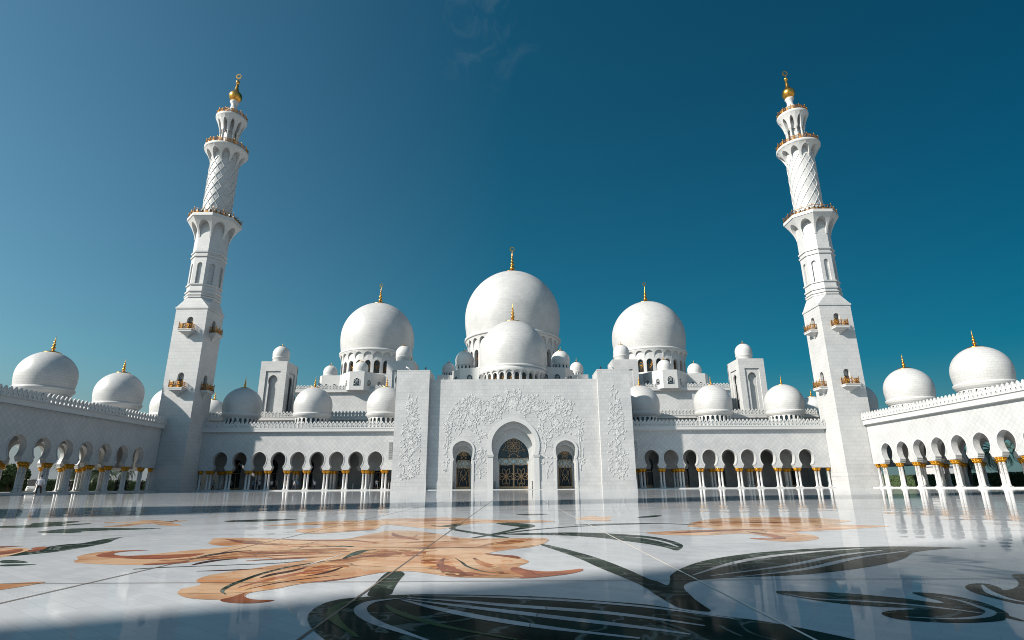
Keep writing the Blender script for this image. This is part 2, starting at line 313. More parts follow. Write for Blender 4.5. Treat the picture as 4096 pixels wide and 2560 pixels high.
POLYS=[
('leaf_inlay','green',[(-1.121,3.592),(-0.971,3.646),(-0.749,3.663),(-0.401,3.63),(-0.062,3.561),(0.253,3.426),(0.488,3.325),(0.589,3.213),(0.717,3.082),(0.91,2.953),(1.012,2.837),(1.098,2.716),(1.172,2.597),(1.228,2.423),(0.851,1.969),(0.44,1.731),(-0.241,1.963),(-0.622,2.1),(-0.883,2.398),(-1.049,2.638),(-1.114,2.737),(-1.171,2.829),(-1.252,3.001),(-1.293,3.129),(-1.314,3.286),(-1.302,3.44),(-1.234,3.543)]),
('leaf_inlay','green',[(-1.204,4.608),(-1.198,4.341),(-1.159,3.924),(-1.124,3.601),(-1.036,3.625),(-0.976,3.646),(-1.008,3.867),(-1.038,4.208),(-1.048,4.508),(-1.167,4.698)]),
('leaf_inlay','green',[(0.029,6.553),(0.095,6.613),(0.3,6.062),(0.497,5.4),(0.623,4.708),(0.683,4.149),(0.72,4.081),(0.737,3.889),(0.808,4.099),(0.864,4.327),(1.027,4.649),(1.315,5.074),(1.68,5.423),(2.172,5.766),(2.889,6.07),(3.636,6.191),(4.095,6.118),(4.316,5.951),(4.09,5.977),(3.568,5.698),(3.39,5.507),(3.147,5.215),(2.864,4.956),(2.558,4.725),(2.079,4.44),(1.708,4.297),(1.334,4.236),(1.056,4.159),(0.918,4.042),(0.843,3.916),(0.805,3.769),(0.788,3.581),(0.774,3.473),(0.769,3.344),(0.766,3.115),(0.644,3.196),(0.609,3.254),(0.583,3.693),(0.59,3.757),(0.553,4.094),(0.411,4.798),(0.35,5.253),(0.211,5.872)]),
('leaf_inlay','green',[(1.326,3.683),(1.365,3.711),(1.506,3.678),(1.671,3.641),(1.783,3.582),(1.882,3.511),(1.973,3.436),(2.03,3.325),(2.083,3.324),(2.104,3.38),(2.091,3.505),(2.102,3.62),(2.141,3.639),(2.233,3.604),(2.293,3.492),(2.297,3.324),(2.241,3.139),(2.191,3.041),(2.16,3.014),(2.154,2.918),(2.126,2.887),(2.115,2.981),(2.086,2.938),(2.038,2.906),(1.935,2.879),(1.813,2.87),(1.662,2.898),(1.581,2.95),(1.564,3.016),(1.579,3.075),(1.613,3.111),(1.68,3.147),(1.775,3.166),(1.812,3.165),(1.82,3.194),(1.758,3.217),(1.646,3.245),(1.498,3.33),(1.418,3.434),(1.341,3.565),(1.312,3.612)]),
('leaf_inlay','green',[(2.555,3.794),(2.65,3.895),(2.763,3.947),(2.803,3.899),(2.755,3.766),(2.71,3.703),(2.714,3.682),(2.818,3.742),(2.961,3.871),(3.095,4.034),(3.209,4.214),(3.279,4.296),(3.374,4.304),(3.499,4.177),(2.986,3.555),(2.537,3.222),(2.464,3.271),(2.446,3.304),(2.446,3.423),(2.452,3.532),(2.488,3.669)]),
('leaf_inlay','green',[(-0.529,7.96),(-0.199,8.056),(0.199,8.15),(0.601,8.197),(0.973,8.025),(1.22,7.817),(1.432,7.602),(1.557,7.266),(1.602,6.784),(1.579,6.419),(1.467,6.096),(1.347,5.848),(1.33,6.182),(1.241,6.525),(1.046,6.915),(0.859,7.295),(0.542,7.644),(0.177,7.777),(-0.2,7.847)]),
('leaf_inlay','green',[(-0.606,10.489),(-0.31,10.464),(0.058,9.967),(0.125,9.504),(0.031,9.125),(-0.194,8.701),(-0.488,7.888),(-0.659,7.509),(-0.877,7.095),(-0.766,7.475),(-0.531,8.03),(-0.258,8.848),(-0.122,9.294),(-0.235,9.466),(-0.477,9.901)]),
('leaf_inlay','green',[(-1.272,9.224),(-1.27,10.078),(-1.136,10.536),(-1.151,9.605),(-1.156,8.973),(-0.696,8.186),(-0.257,7.403),(-0.383,7.371),(-0.787,8.047),(-1.151,8.714)]),
('leaf_inlay','green',[(-5.137,5.711),(-5.186,5.884),(-5.307,6.215),(-5.397,6.529),(-5.434,6.875),(-5.3,6.99),(-5.391,7.323),(-5.432,7.567),(-5.431,7.764),(-5.305,7.995),(-5.392,7.808),(-5.217,7.411),(-5.056,7.104),(-4.964,6.731),(-4.912,6.346),(-4.903,6.052),(-4.97,5.874),(-5.047,5.724)]),
('leaf_inlay','green',[(-4.885,5.426),(-4.773,5.451),(-4.485,5.278),(-4.517,5.217),(-4.688,5.203)]),
('leaf_inlay','green',[(-4.639,5.147),(-4.27,5.139),(-4.371,5.045),(-4.508,4.999)]),
('leaf_inlay','green',[(-9.618,10.165),(-9.157,10.26),(-8.726,10.36),(-9.253,11.041),(-9.126,11.38),(-8.822,11.656),(-8.554,11.297),(-8.483,10.914),(-8.333,10.522),(-8.167,10.65),(-8.093,10.941),(-7.889,10.715),(-7.94,10.351),(-8.119,9.996),(-8.093,9.746),(-8.747,9.796),(-9.167,9.684)]),
('leaf_inlay','green',[(-7.364,8.819),(-7.371,9.064),(-7.437,9.462),(-7.043,9.619),(-6.556,9.535),(-5.739,9.45),(-6.073,9.183),(-6.465,9.041),(-6.73,8.854),(-6.54,8.684),(-6.727,8.545),(-7.097,8.626)]),
('leaf_inlay','green',[(-5.83,11.317),(-5.704,11.648),(-5.394,11.799),(-4.438,11.967),(-4.913,11.071),(-5.606,11.068)]),
('leaf_inlay','green',[(2.281,12.063),(2.812,12.658),(2.938,12.475),(2.62,11.876),(2.204,11.576)]),
('leaf_inlay','green',[(-0.261,13.185),(0.109,13.685),(0.695,13.411),(0.147,12.763)]),
('petal_inlay','tan',[(-4.166,5.347),(-4.2,5.47),(-4.349,5.616),(-4.44,5.849),(-4.448,6.098),(-4.312,6.225),(-3.977,6.195),(-4.17,6.124),(-4.235,6.024),(-4.149,5.835),(-3.966,5.711),(-3.791,5.76),(-3.674,6.035),(-3.499,6.253),(-3.317,6.502),(-2.879,6.585),(-2.306,6.794),(-1.767,6.604),(-1.544,5.657),(-1.873,5.4),(-2.425,5.477),(-2.937,5.447),(-3.052,5.184),(-3.181,5.088),(-3.354,5.033),(-3.748,5.111),(-3.909,5.164),(-4.048,5.216)]),
('petal_inlay','tan',[(-3.782,6.875),(-3.951,7.332),(-4.075,7.535),(-3.862,7.624),(-3.342,7.491),(-2.826,7.323),(-2.432,7.28),(-2.288,7.427),(-2.242,7.844),(-2.141,8.309),(-2.104,8.7),(-1.782,8.677),(-1.415,8.335),(-0.923,7.404),(-0.56,7.322),(-0.024,7.389),(0.153,7.338),(0.185,7.088),(0.098,6.661),(-0.059,6.288),(-0.212,6.155),(-0.428,5.903),(-0.505,5.724),(-0.351,5.602),(-0.179,5.357),(-0.108,5.155),(-0.148,4.991),(-0.221,4.839),(-0.156,4.66),(-0.006,4.542),(0.163,4.61),(0.285,4.706),(0.289,4.605),(0.202,4.462),(0.088,4.362),(-0.124,4.239),(-0.327,4.246),(-0.634,4.289),(-0.745,4.358),(-0.891,4.502),(-1.051,4.618),(-1.21,4.586),(-1.33,4.413),(-1.411,4.252),(-1.514,4.163),(-1.676,4.062),(-1.738,3.916),(-1.763,3.864),(-1.857,3.767),(-1.869,3.696),(-1.835,3.603),(-1.744,3.514),(-1.605,3.51),(-1.633,3.449),(-1.722,3.412),(-1.83,3.434),(-1.908,3.477),(-1.95,3.529),(-2.043,3.531),(-2.177,3.591),(-2.292,3.708),(-2.344,3.806),(-2.369,3.899),(-2.321,4.016),(-2.358,4.102),(-2.448,4.194),(-2.486,4.321),(-2.495,4.454),(-2.436,4.595),(-2.351,4.744),(-2.224,4.987),(-2.108,5.259),(-2.06,5.568),(-2.107,5.922),(-2.446,6.269),(-2.943,6.365),(-3.535,6.62)]),
('petal_inlay','tan',[(-7.982,11.118),(-7.586,11.211),(-7.466,11.465),(-7.722,11.765),(-7.298,11.797),(-6.883,11.246),(-6.715,11.814),(-6.586,11.22),(-6.601,10.905),(-5.87,10.129),(-6.025,9.933),(-6.562,10.46),(-6.913,10.78),(-6.74,9.939),(-7.116,9.72),(-7.117,10.366),(-7.159,10.861),(-7.78,10.915)]),
('petal_inlay','tan',[(-3.729,4.118),(-3.464,4.228),(-3.479,4.053),(-3.521,3.882),(-3.623,3.7),(-3.921,4.011)]),
('petal_inlay','tan',[(-4.504,9.788),(-4.376,10.001),(-3.867,11.167),(-2.898,11.287),(-2.758,11.805),(-2.012,12.114),(-1.475,12.159),(-0.883,11.313),(0.484,10.975),(0.513,10.389),(-0.827,10.323),(-1.036,10.061),(-1.332,8.835),(-1.682,9.185),(-2.392,10.106),(-2.453,9.783),(-2.284,8.957),(-2.627,8.551),(-3.009,8.121),(-3.407,8.606),(-3.574,8.998),(-3.278,9.249),(-3.48,10.128),(-4.306,9.835)]),
('petal_inlay','tan',[(1.525,8.091),(1.928,8.296),(2.262,8.469),(2.792,8.609),(2.537,9.038),(2.419,9.194),(2.818,10.148),(3.437,11.091),(3.966,11.496),(4.693,11.665),(5.583,11.335),(5.716,10.662),(5.678,10.268),(4.904,9.621),(5.139,9.28),(5.643,9.088),(4.998,8.71),(4.198,8.329),(3.612,8.131),(3.491,7.847),(3.575,7.63),(3.445,7.159),(3.237,6.912),(2.925,6.688),(2.74,6.778),(2.676,6.912),(2.575,7.123),(2.732,7.113),(2.911,7.156),(2.87,7.845),(2.697,7.857),(2.247,7.575),(1.753,7.647),(1.564,7.868)]),
('petal_inlay','tan',[(0.963,11.557),(1.41,12.528),(1.555,11.984),(1.886,12.477),(1.61,11.494),(1.542,10.641),(1.249,10.788),(0.939,11.331)]),
('petal_inlay','tan',[(-6.04,6.351),(-5.882,6.554),(-5.531,6.482),(-5.336,6.316),(-5.171,5.927),(-5.026,5.585),(-5.257,5.517)]),
('petal_inlay','rust',[(-5.641,6.04),(-5.505,6.128),(-5.587,6.453),(-5.418,6.32),(-5.279,6.117),(-5.226,5.93),(-5.254,5.843),(-5.387,5.764)]),
('petal_inlay','rust',[(-5.495,6.48),(-5.483,6.678),(-5.274,6.448),(-5.133,6.11),(-5.215,6.067),(-5.313,6.315)]),
('petal_inlay','rust',[(-6.088,6.653),(-6.016,6.706),(-5.721,6.737),(-5.81,6.605),(-5.862,6.531)]),
('petal_inlay','rust',[(-4.227,5.7),(-4.327,5.928),(-4.277,6.196),(-3.977,6.195),(-4.161,6.111),(-4.226,6.011),(-4.156,5.836),(-3.95,5.687),(-3.776,5.736),(-3.469,5.804),(-3.246,5.914),(-3.267,5.568),(-3.456,5.438),(-3.658,5.447),(-3.92,5.543),(-4.098,5.605)]),
('petal_inlay','rust',[(-3.354,5.033),(-3.387,5.124),(-3.191,5.209),(-3.092,5.301),(-3.054,5.166),(-3.176,5.079)]),
('petal_inlay','rust',[(-0.21,4.781),(-0.156,4.645),(-0.007,4.527),(0.162,4.595),(0.284,4.698),(0.289,4.605),(0.202,4.462),(0.088,4.362),(-0.124,4.239),(-0.225,4.23),(-0.163,4.338),(-0.224,4.442),(-0.278,4.626),(-0.267,4.783)]),
('petal_inlay','rust',[(-0.543,5.786),(-0.352,5.636),(-0.216,5.54),(-0.172,5.377),(-0.205,5.297),(-0.349,5.491),(-0.486,5.608)]),
('petal_inlay','rust',[(-1.946,3.528),(-1.908,3.597),(-1.904,3.697),(-1.884,3.768),(-1.878,3.696),(-1.839,3.604),(-1.744,3.514),(-1.605,3.51),(-1.633,3.449),(-1.72,3.408),(-1.826,3.426),(-1.904,3.469)]),
('petal_inlay','rust',[(-1.054,7.452),(-0.959,7.406),(-0.877,7.188),(-0.993,7.214)]),
('petal_inlay','rust',[(2.56,7.124),(2.659,7.207),(2.888,7.104),(2.97,7.469),(2.923,8.109),(2.986,8.222),(3.133,7.721),(3.044,7.095),(2.834,6.986),(2.611,7.016)]),
('petal_inlay','orange',[(-1.095,5.525),(-0.868,5.408),(-0.799,5.253),(-0.693,4.68),(-0.434,4.381),(-0.224,4.408),(-0.246,4.256),(-0.327,4.246),(-0.636,4.308),(-0.747,4.379),(-0.754,4.533),(-0.919,4.85),(-1.014,4.939)]),
('petal_inlay','orange',[(-1.861,4.887),(-1.859,5.249),(-1.736,5.394),(-1.724,5.903),(-1.491,6.152),(-1.172,6.204),(-1.041,5.522),(-1.283,5.533),(-1.446,5.433),(-1.604,5.238),(-1.71,4.967),(-1.782,4.722),(-1.863,4.574)]),
('petal_inlay','orange',[(-1.958,3.698),(-1.983,3.846),(-1.94,4.06),(-1.835,4.573),(-1.644,5.052),(-1.547,4.792),(-1.7,4.496),(-1.891,4.175),(-1.938,3.949)]),
('petal_inlay','orange',[(-2.988,5.297),(-3.058,5.967),(-2.421,6.198),(-2.005,6.317),(-1.926,6.04),(-2.423,5.814),(-2.798,5.714),(-2.937,5.447)]),
('petal_inlay','orange',[(-0.665,6.248),(-0.533,6.696),(-0.292,7.061),(-0.008,7.348),(-0.033,7.101),(-0.209,6.678),(-0.441,6.351)]),
('petal_inlay','orange',[(-2.472,6.341),(-2.798,6.581),(-3.32,6.85),(-3.666,7.221),(-3.439,7.301),(-2.98,6.831),(-2.245,6.598),(-2.016,6.464)])]
STROKES=[
('stem_inlay','green',[(-0.488,7.888),(-0.091,8.556),(0.479,9.153),(1.233,9.689),(2.035,9.875)],0.1),
('stem_inlay','green',[(0.761,9.667),(1.468,9.944),(2.157,9.99),(2.706,9.574)],0.12),
('stem_inlay','green',[(-3.27,4.794),(-3.12,4.886),(-2.703,4.989),(-2.268,5.096),(-2.082,5.258)],0.03),
('petal_inlay','rust',[(-3.342,7.491),(-2.784,7.207),(-2.393,7.074),(-2.205,7.136)],0.09),
('petal_inlay','rust',[(-2.938,7.216),(-2.48,7.207),(-2.109,7.13),(-1.794,6.815)],0.11),
('petal_inlay','rust',[(-2.866,6.022),(-2.591,5.883),(-2.289,5.832),(-1.878,5.974)],0.08),
('petal_inlay','rust',[(-1.689,4.097),(-1.561,4.152),(-1.44,4.246),(-1.369,4.36)],0.05),
('petal_inlay','rust',[(-3.004,5.449),(-2.745,5.599),(-2.377,5.695),(-1.943,5.852)],0.07),
('petal_inlay','rust',[(-3.38,5.314),(-3.188,5.426),(-3.021,5.611),(-2.809,5.893)],0.08),
('petal_inlay','orange',[(-2.598,5.28),(-2.39,5.392),(-2.109,5.516),(-1.804,5.612)],0.12),
('petal_inlay','umber',[(-1.611,6.158),(-1.255,6.167),(-0.969,6.264),(-0.518,6.355)],0.05),
('petal_inlay','rust',[(-1.795,5.246),(-1.62,5.548),(-1.338,5.824),(-1.01,5.995)],0.09),
('petal_inlay','rust',[(-1.033,5.214),(-0.812,4.931),(-0.656,4.529),(-0.486,4.383)],0.07),
('petal_inlay','rust',[(-0.868,5.408),(-0.871,5.021),(-0.765,4.533)],0.06),
('petal_inlay','orange',[(-0.607,5.396),(-0.508,5.006),(-0.407,4.83),(-0.33,4.446)],0.1),
('petal_inlay','umber',[(-1.937,3.844),(-1.854,4.085),(-1.683,4.293),(-1.516,4.42)],0.03),
('petal_inlay','rust',[(-2.021,3.925),(-1.967,4.239),(-1.835,4.573),(-1.653,4.879)],0.07),
('petal_inlay','rust',[(-1.935,8.295),(-1.798,7.816),(-1.585,7.484),(-1.39,7.181)],0.12),
('petal_inlay','orange',[(-1.848,6.769),(-1.38,6.911),(-0.968,6.975),(-0.554,7.188)],0.14),
('petal_inlay','rust',[(1.837,7.958),(2.259,8.155),(2.729,8.435),(3.358,8.567)],0.25),
('petal_inlay','rust',[(2.72,9.977),(3.396,10.282),(3.995,10.045),(4.959,10.144)],0.3),
('petal_inlay','rust',[(-2.641,11.263),(-2.167,11.434),(-1.623,11.169),(-0.852,10.775)],0.3),
('petal_inlay','green',[(-1.593,9.714),(-1.296,9.386),(-1.239,9.845),(-1.136,10.172)],0.25),
('petal_inlay','rust',[(-3.855,7.462),(-3.532,7.122),(-3.22,6.811),(-2.925,6.698)],0.14),
('petal_inlay','umber',[(-2.927,5.015),(-2.925,5.179),(-2.883,5.342),(-2.749,5.438)],0.09),
('petal_inlay','umber',[(-3.141,5.424),(-3.151,5.731),(-3.071,5.993),(-2.917,6.102)],0.1),
('petal_inlay','umber',[(-2.699,4.664),(-2.55,4.689),(-2.351,4.744),(-2.237,4.795)],0.05),
('petal_inlay','umber',[(-2.047,4.305),(-2.034,4.473),(-1.96,4.614),(-1.917,4.831)],0.08),
('petal_inlay','umber',[(-1.764,4.374),(-1.688,4.46),(-1.637,4.64),(-1.622,4.853)],0.05),
('petal_inlay','green',[(-1.981,3.676),(-2.074,3.798),(-2.122,4.037),(-2.136,4.511),(-2.069,4.895),(-1.921,5.156),(-1.73,5.446)],0.045),
('petal_inlay','green',[(-1.775,5.396),(-1.773,5.667),(-1.772,6.033),(-1.665,6.133)],0.1),
('petal_inlay','green',[(-2.579,6.523),(-2.248,6.476),(-1.922,6.429),(-2.159,6.547)],0.07),
('petal_inlay','green',[(-0.777,5.404),(-0.685,5.104),(-0.627,4.838),(-0.461,4.522),(-0.277,4.444)],0.03),
('petal_inlay','white',[(-1.965,4.85),(-1.938,5.11),(-1.907,5.402),(-1.883,5.765)],0.02),
('petal_inlay','umber',[(-1.828,6.308),(-1.433,6.316),(-0.817,6.256),(-0.211,6.339)],0.035),
('petal_inlay','umber',[(-6.873,10.717),(-6.909,11.025),(-6.738,11.136),(-6.94,11.764)],0.1),
('vein_inlay','grey',[(-0.844,3.606),(-0.45,3.581),(0.046,3.456),(0.474,3.265),(0.811,2.982)],0.022),
('vein_inlay','grey',[(-0.868,3.554),(-0.556,3.448),(-0.279,3.315),(0.174,3.153),(0.413,3.007),(0.626,2.842)],0.03),
('vein_inlay','grey',[(-0.877,3.511),(-0.627,3.362),(-0.307,3.179),(0.031,2.986),(0.363,2.795),(0.513,2.69)],0.03),
('vein_inlay','grey',[(-0.89,3.49),(-0.696,3.289),(-0.449,3.06),(-0.104,2.818),(0.281,2.629)],0.03),
('vein_inlay','grey',[(-0.883,3.541),(-0.974,3.501),(-1.057,3.433),(-1.071,3.28),(-1.02,3.122),(-0.906,2.934),(-0.75,2.767),(-0.597,2.597)],0.028),
('vein_inlay','olive',[(-0.954,3.371),(-0.906,3.258),(-0.818,3.117),(-0.566,2.842),(-0.237,2.621)],0.02),
('vein_inlay','olive',[(-1.105,3.497),(-1.198,3.417),(-1.201,3.247),(-1.151,3.061),(-1.07,2.909),(-0.918,2.672)],0.025),
('vein_inlay','grey',[(1.032,4.336),(1.492,4.912),(2.006,5.384),(2.749,5.808),(3.258,5.989)],0.035),
('vein_inlay','grey',[(1.149,4.301),(1.947,4.796),(2.721,5.475),(3.325,5.809)],0.03),
('vein_inlay','grey',[(1.311,4.236),(1.963,4.569),(2.763,5.29),(3.553,5.769)],0.03),
('vein_inlay','grey',[(1.352,3.634),(1.427,3.452),(1.67,3.392),(1.87,3.287),(2.025,3.144),(2.092,3.057)],0.018),
('vein_inlay','grey',[(2.166,3.522),(2.217,3.394),(2.183,3.2),(2.156,3.098),(2.032,2.991),(1.841,2.944),(1.65,3)],0.018),
('vein_inlay','grey',[(2.731,3.878),(2.58,3.646),(2.509,3.457),(2.52,3.335)],0.022),
('vein_inlay','grey',[(1.15,7.452),(1.358,7.279),(1.473,6.792),(1.471,6.256)],0.03)]
# ---------------- shared parts (prototypes, removed at the end) ----------------
def proto(mb,name,mat_): 
    o=mb.build(name,mat_); PROTOS.append(o); return o
def sub(p,mb,name,mat_): return mb.build(name,mat_,p)
# merlon: 0.62 wide, 1.22 high, faces -Y
def merlon_out(k=1.0,dz=0):
    h=[(.31,0),(.31,.07),(.25,.18),(.215,.30),(.23,.40),(.305,.52),(.31,.68),(.27,.80),(.18,.90),(.185,.96),(.08,1.12)]
    h=[(x*k,.10+dz+(z)*(.8 if k<1 else 1)) if k<1 else (x,z) for x,z in h]
    t=(0,1.22) if k>=1 else (0,.10+dz+.95)
    return [(-x,z) for x,z in h]+[t]+[(x,z) for x,z in reversed(h)]
mo=merlon_out(); mi=[(-.17,.10),(-.10,.30),(-.19,.60),(-.04,.92),(.04,.92),(.19,.60),(.10,.30),(.17,.10)]
mb=MB(); tf=TF_front(0,0); mb.plate(mo,[mi],tf,0,.16); mb.plate(mi,[],tf,.09,.12)
mb.plate([(-.05,.34),(0,.24),(.05,.34),(.09,.56),(0,.74),(-.09,.56)],[],tf,.03,.09)
MERLON=proto(mb,'merlon',MP)
# column with base and capital: height to hc
def column_proto(hc,r=.185):
    mb=MB(); mb.lathe([(r*1.18,.22),(r*1.18,.27),(r,.31),(r*.97,hc-.66),(r*1.1,hc-.64)],n=12)
    o=proto(mb,'column',SH)
    b=MB(); b.box(-.27,.27,-.27,.27,0,.13); b.lathe([(r*1.35,.13),(r*1.35,.19),(r*1.18,.22)],n=12); sub(o,b,'base',MP)
    c=MB(); n=10
    prof=[(.19,-.64),(.21,-.58),(.20,-.54),(.26,-.46),(.33,-.34),(.30,-.30),(.35,-.20),(.37,-.12),(.30,-.06),(.29,-.0)]
    c.lathe([(a,hc+z) for a,z in prof],n=12)
    for ring,(rr,z0) in enumerate(((.27,-.50),(.34,-.30),(.36,-.18))):
        for k in range(n):
            t=2*math.pi*(k+.5*ring)/n; ct,st=math.cos(t),math.sin(t)
            c.tube([(ct*(rr-.06),st*(rr-.06),hc+z0),(ct*(rr+.03),st*(rr+.03),hc+z0+.11),(ct*(rr+.07),st*(rr+.07),hc+z0+.12),(ct*(rr+.06),st*(rr+.06),hc+z0+.07)],[.05,.05,.035,.01],n=5)
    sub(o,c,'capital',GOLDC)
    return o
COLF=column_proto(3.40-.15); COLW=column_proto(3.74-.15)
# ---------------- arcades ----------------
def arcade(name,label,tf,u0,u1,arches,zc_,flip,planks,shift,rows,merl,clusters,singles,step,ext=None,vis=None):
    """zc_=dict of heights; tf(u,v,d); rows = extra inner walls (depth, arches, material)"""
    t=thing(name,label,'arcade')
    cap,neck,mid,crest,corn,top=zc_
    half=keyhole(1.30,cap,neck,mid,crest,nw=.88)
    def wallpoly(ua,ub,ar,dz=0):
        p=[(ua,cap)]
        for a in sorted(ar): p+=full(half,a)
        return p+[(ub,cap),(ub,top-.02),(ua,top-.02)]
    w=MB(); w.plate(wallpoly(u0,u1,arches),[],tf,0,.84); w.build('wall',MD,t)
    for k,a in enumerate(vis or arches):
        r=MB(); hh=[q for q in half if q[1]>=neck-1e-6]; rim(r,hh,a,tf,.13,-.05,.02); r.build('arch_trim',MP,t)
    c=MB(); ce=ext or (u0,u1)
    prof=[(0,corn-.12),(-.12,corn-.12),(-.14,corn-.02),(-.52,corn),(-.55,corn+.03),(-.55,top-.1),(-.60,top-.08),(-.60,top),(1.0,top),(1.0,corn-.12)]
    vs=[tf(u,z,d) for u in ce for d,z in prof]; n=len(prof)
    c.add(vs,[tuple(range(n)),tuple(range(2*n-1,n-1,-1))]+[(i,(i+1)%n,n+(i+1)%n,n+i) for i in range(n)]); c.build('cornice',MP,t)
    for k,(dep,ar,ma,ubounds) in enumerate(rows):
        w=MB(); w.plate(wallpoly(ubounds[0],ubounds[1],ar),[],tf,dep,dep+(.9 if name=='front_arcade' else .6)); w.build('inner_wall',ma,t)
    return t,half
FZ=(3.40,3.95,5.15,6.56,9.95,10.56); WZ=(3.74,4.30,5.48,6.87,10.15,10.93)
def cols(t,protoo,tf,us,deps,z=.15):
    for u in us:
        for du in (-.27,.27):
            for d in deps:
                inst(protoo,t,tf(u+du,z,d))
def merls(t,tf,u0,u1,z,d,rz,pitch=.67,mirror=False,sc_=(1,1,1)):
    n=int(round((u1-u0)/pitch)); p=(u1-u0)/n
    for i in range(n): inst(MERLON,t,tf(u0+p*(i+.5),z,d),rz,(p/.62*sc_[0],1,sc_[2]))
# front arcades
for sg in (-1,1):
    tf=TF_front(0,100)
    if sg<0: ar=[-51.38+3.384*k for k in range(9)]; u0,u1=-55.0,-20.3; lab='long white arcade left of the entrance portal, left end shaded by the minaret'; nm='front_arcade'
    else: ar=[24.03+3.372*k for k in range(9)]; u0,u1=20.1,55.0; lab='long white arcade right of the entrance portal, shaded only beside the portal'; nm='front_arcade'
    inner=[ar[0]+1.69+6.768*k for k in range(4)]+[]
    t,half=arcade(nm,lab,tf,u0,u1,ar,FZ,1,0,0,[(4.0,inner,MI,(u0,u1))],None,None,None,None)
    cl=[ar[0]-1.69]+[a+1.69 for a in ar]
    cols(t,COLF,tf,cl,(.42,)); 
    cols(t,COLF,tf,[a-1.69-1.69 if False else a for a in [ar[0]-1.69]+[x+3.384 for x in inner]],(4.2,4.7)); cols(t,COLF,tf,[x-1.0*3.384 for x in inner[:1]],(4.2,))
    e=u0+.35 if sg<0 else u1-.35
    for d in (.42,4.3): inst(COLF,t,(e,100+d,.15))
    merls(t,tf,u0 if sg<0 else u0+.02,u1,FZ[5],-.55,0)
    b=MB(); b.box(u0,u1,99.25,109,0.001,.15); b.build('step',MP,t)
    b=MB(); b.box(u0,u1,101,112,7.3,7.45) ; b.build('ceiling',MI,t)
    b=MB(); b.box(u0,u1,101,112,10.2,10.5) ; b.build('roof',MP,t)
    # back wall with glazed keyhole doors
    hole=keyhole(1.15,.16,3.1,4.35,5.6,base=1.0,nw=.86); hole=[(x,z) if z>=3.1 else (1.0,z) for x,z in hole]
    cs=[ar[0]+3.384*2*k+(-1 if sg<0 else 1)*0.9 for k in range(5)]
    b=MB(); op=[(u0,.15)]
    for c_ in cs: op+=full(hole,c_)
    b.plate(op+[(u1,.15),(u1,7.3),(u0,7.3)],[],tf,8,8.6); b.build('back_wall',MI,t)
    for c_ in cs:
        g=MB(); g.box(c_-1.25,c_+1.25,108.45,108.5,.15,5.7); w=g.build('door',SG,t)
        f=MB(); f.box(c_-.05,c_+.05,108.38,108.44,.15,3.1); f.box(c_-1,c_+1,108.38,108.44,3.05,3.15); f.box(c_-1,c_+1,108.36,108.44,.15,.55)
        for q in range(6):
            a=q*math.pi/3; f.tube([(c_,108.4,4.3),(c_+1.0*math.cos(a),108.4,4.3+1.0*math.sin(a))],.03,n=4)
        f.build('tracery',BRONZE,w)
# side arcades
for sg in (-1,1):
    tf=TF_side(59.5*sg,sg); rz=R_(-90)*sg*-1
    y0=67.95 if sg<0 else 68.80
    ar=[y0+3.735*k for k in range(-14,7)]; vis=[a for a in ar if a>56]
    lab='white side arcade along the left edge, in shadow, with sky through its arches' if sg<0 else 'sunlit white side arcade along the right edge, palms seen through its arches'
    half=None
    t,half=arcade('side_arcade',lab,tf,-9.5,95.2,ar,WZ,1,0,0,[(6.25,[a for a in ar],MP,(-9.5,99)),(12.8,[a for a in ar]+[y0+3.735*7,y0+3.735*8],MP,(-9.5,112))],None,None,None,None,vis=vis)
    cl=[a-1.8675 for a in ar if a>60]+[ar[-1]+1.8675]
    far=[a-1.8675 for a in ar if a<=60]
    cols(t,COLW,tf,cl,(.42,)); cols(t,COLW,tf,[c for c in cl if c>62],(6.55,)); cols(t,COLW,tf,[c for c in cl if c>66]+[cl[-1]+3.735],(13.1,))
    b=MB()
    for c_ in far:   # plain piers of the bays beside and behind the camera
        for d in (.5,6.55,13.1): b.lathe([(.26,.15),(.26,3.1),(.4,3.74)],c=tf(c_,0,d),n=8)
    b.build('pier',MP,t)
    inst(COLW,t,tf(94.7,.15,.42))
    merls(t,tf,44.5,95.15,WZ[5],-.55,rz,pitch=.70)
    X=lambda a,b:(min(a*sg,b*sg),max(a*sg,b*sg))
    x0,x1=X(58.7,73.9); b=MB(); b.box(x0,x1,-9.5,95.2,.001,.15); b.build('step',MP,t)
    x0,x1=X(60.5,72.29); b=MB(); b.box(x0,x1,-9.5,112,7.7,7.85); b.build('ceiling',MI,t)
    x0,x1=X(60.5,73.0); b=MB(); b.box(x0,x1,-9.5,112,10.3,10.6); b.build('roof',MP,t)
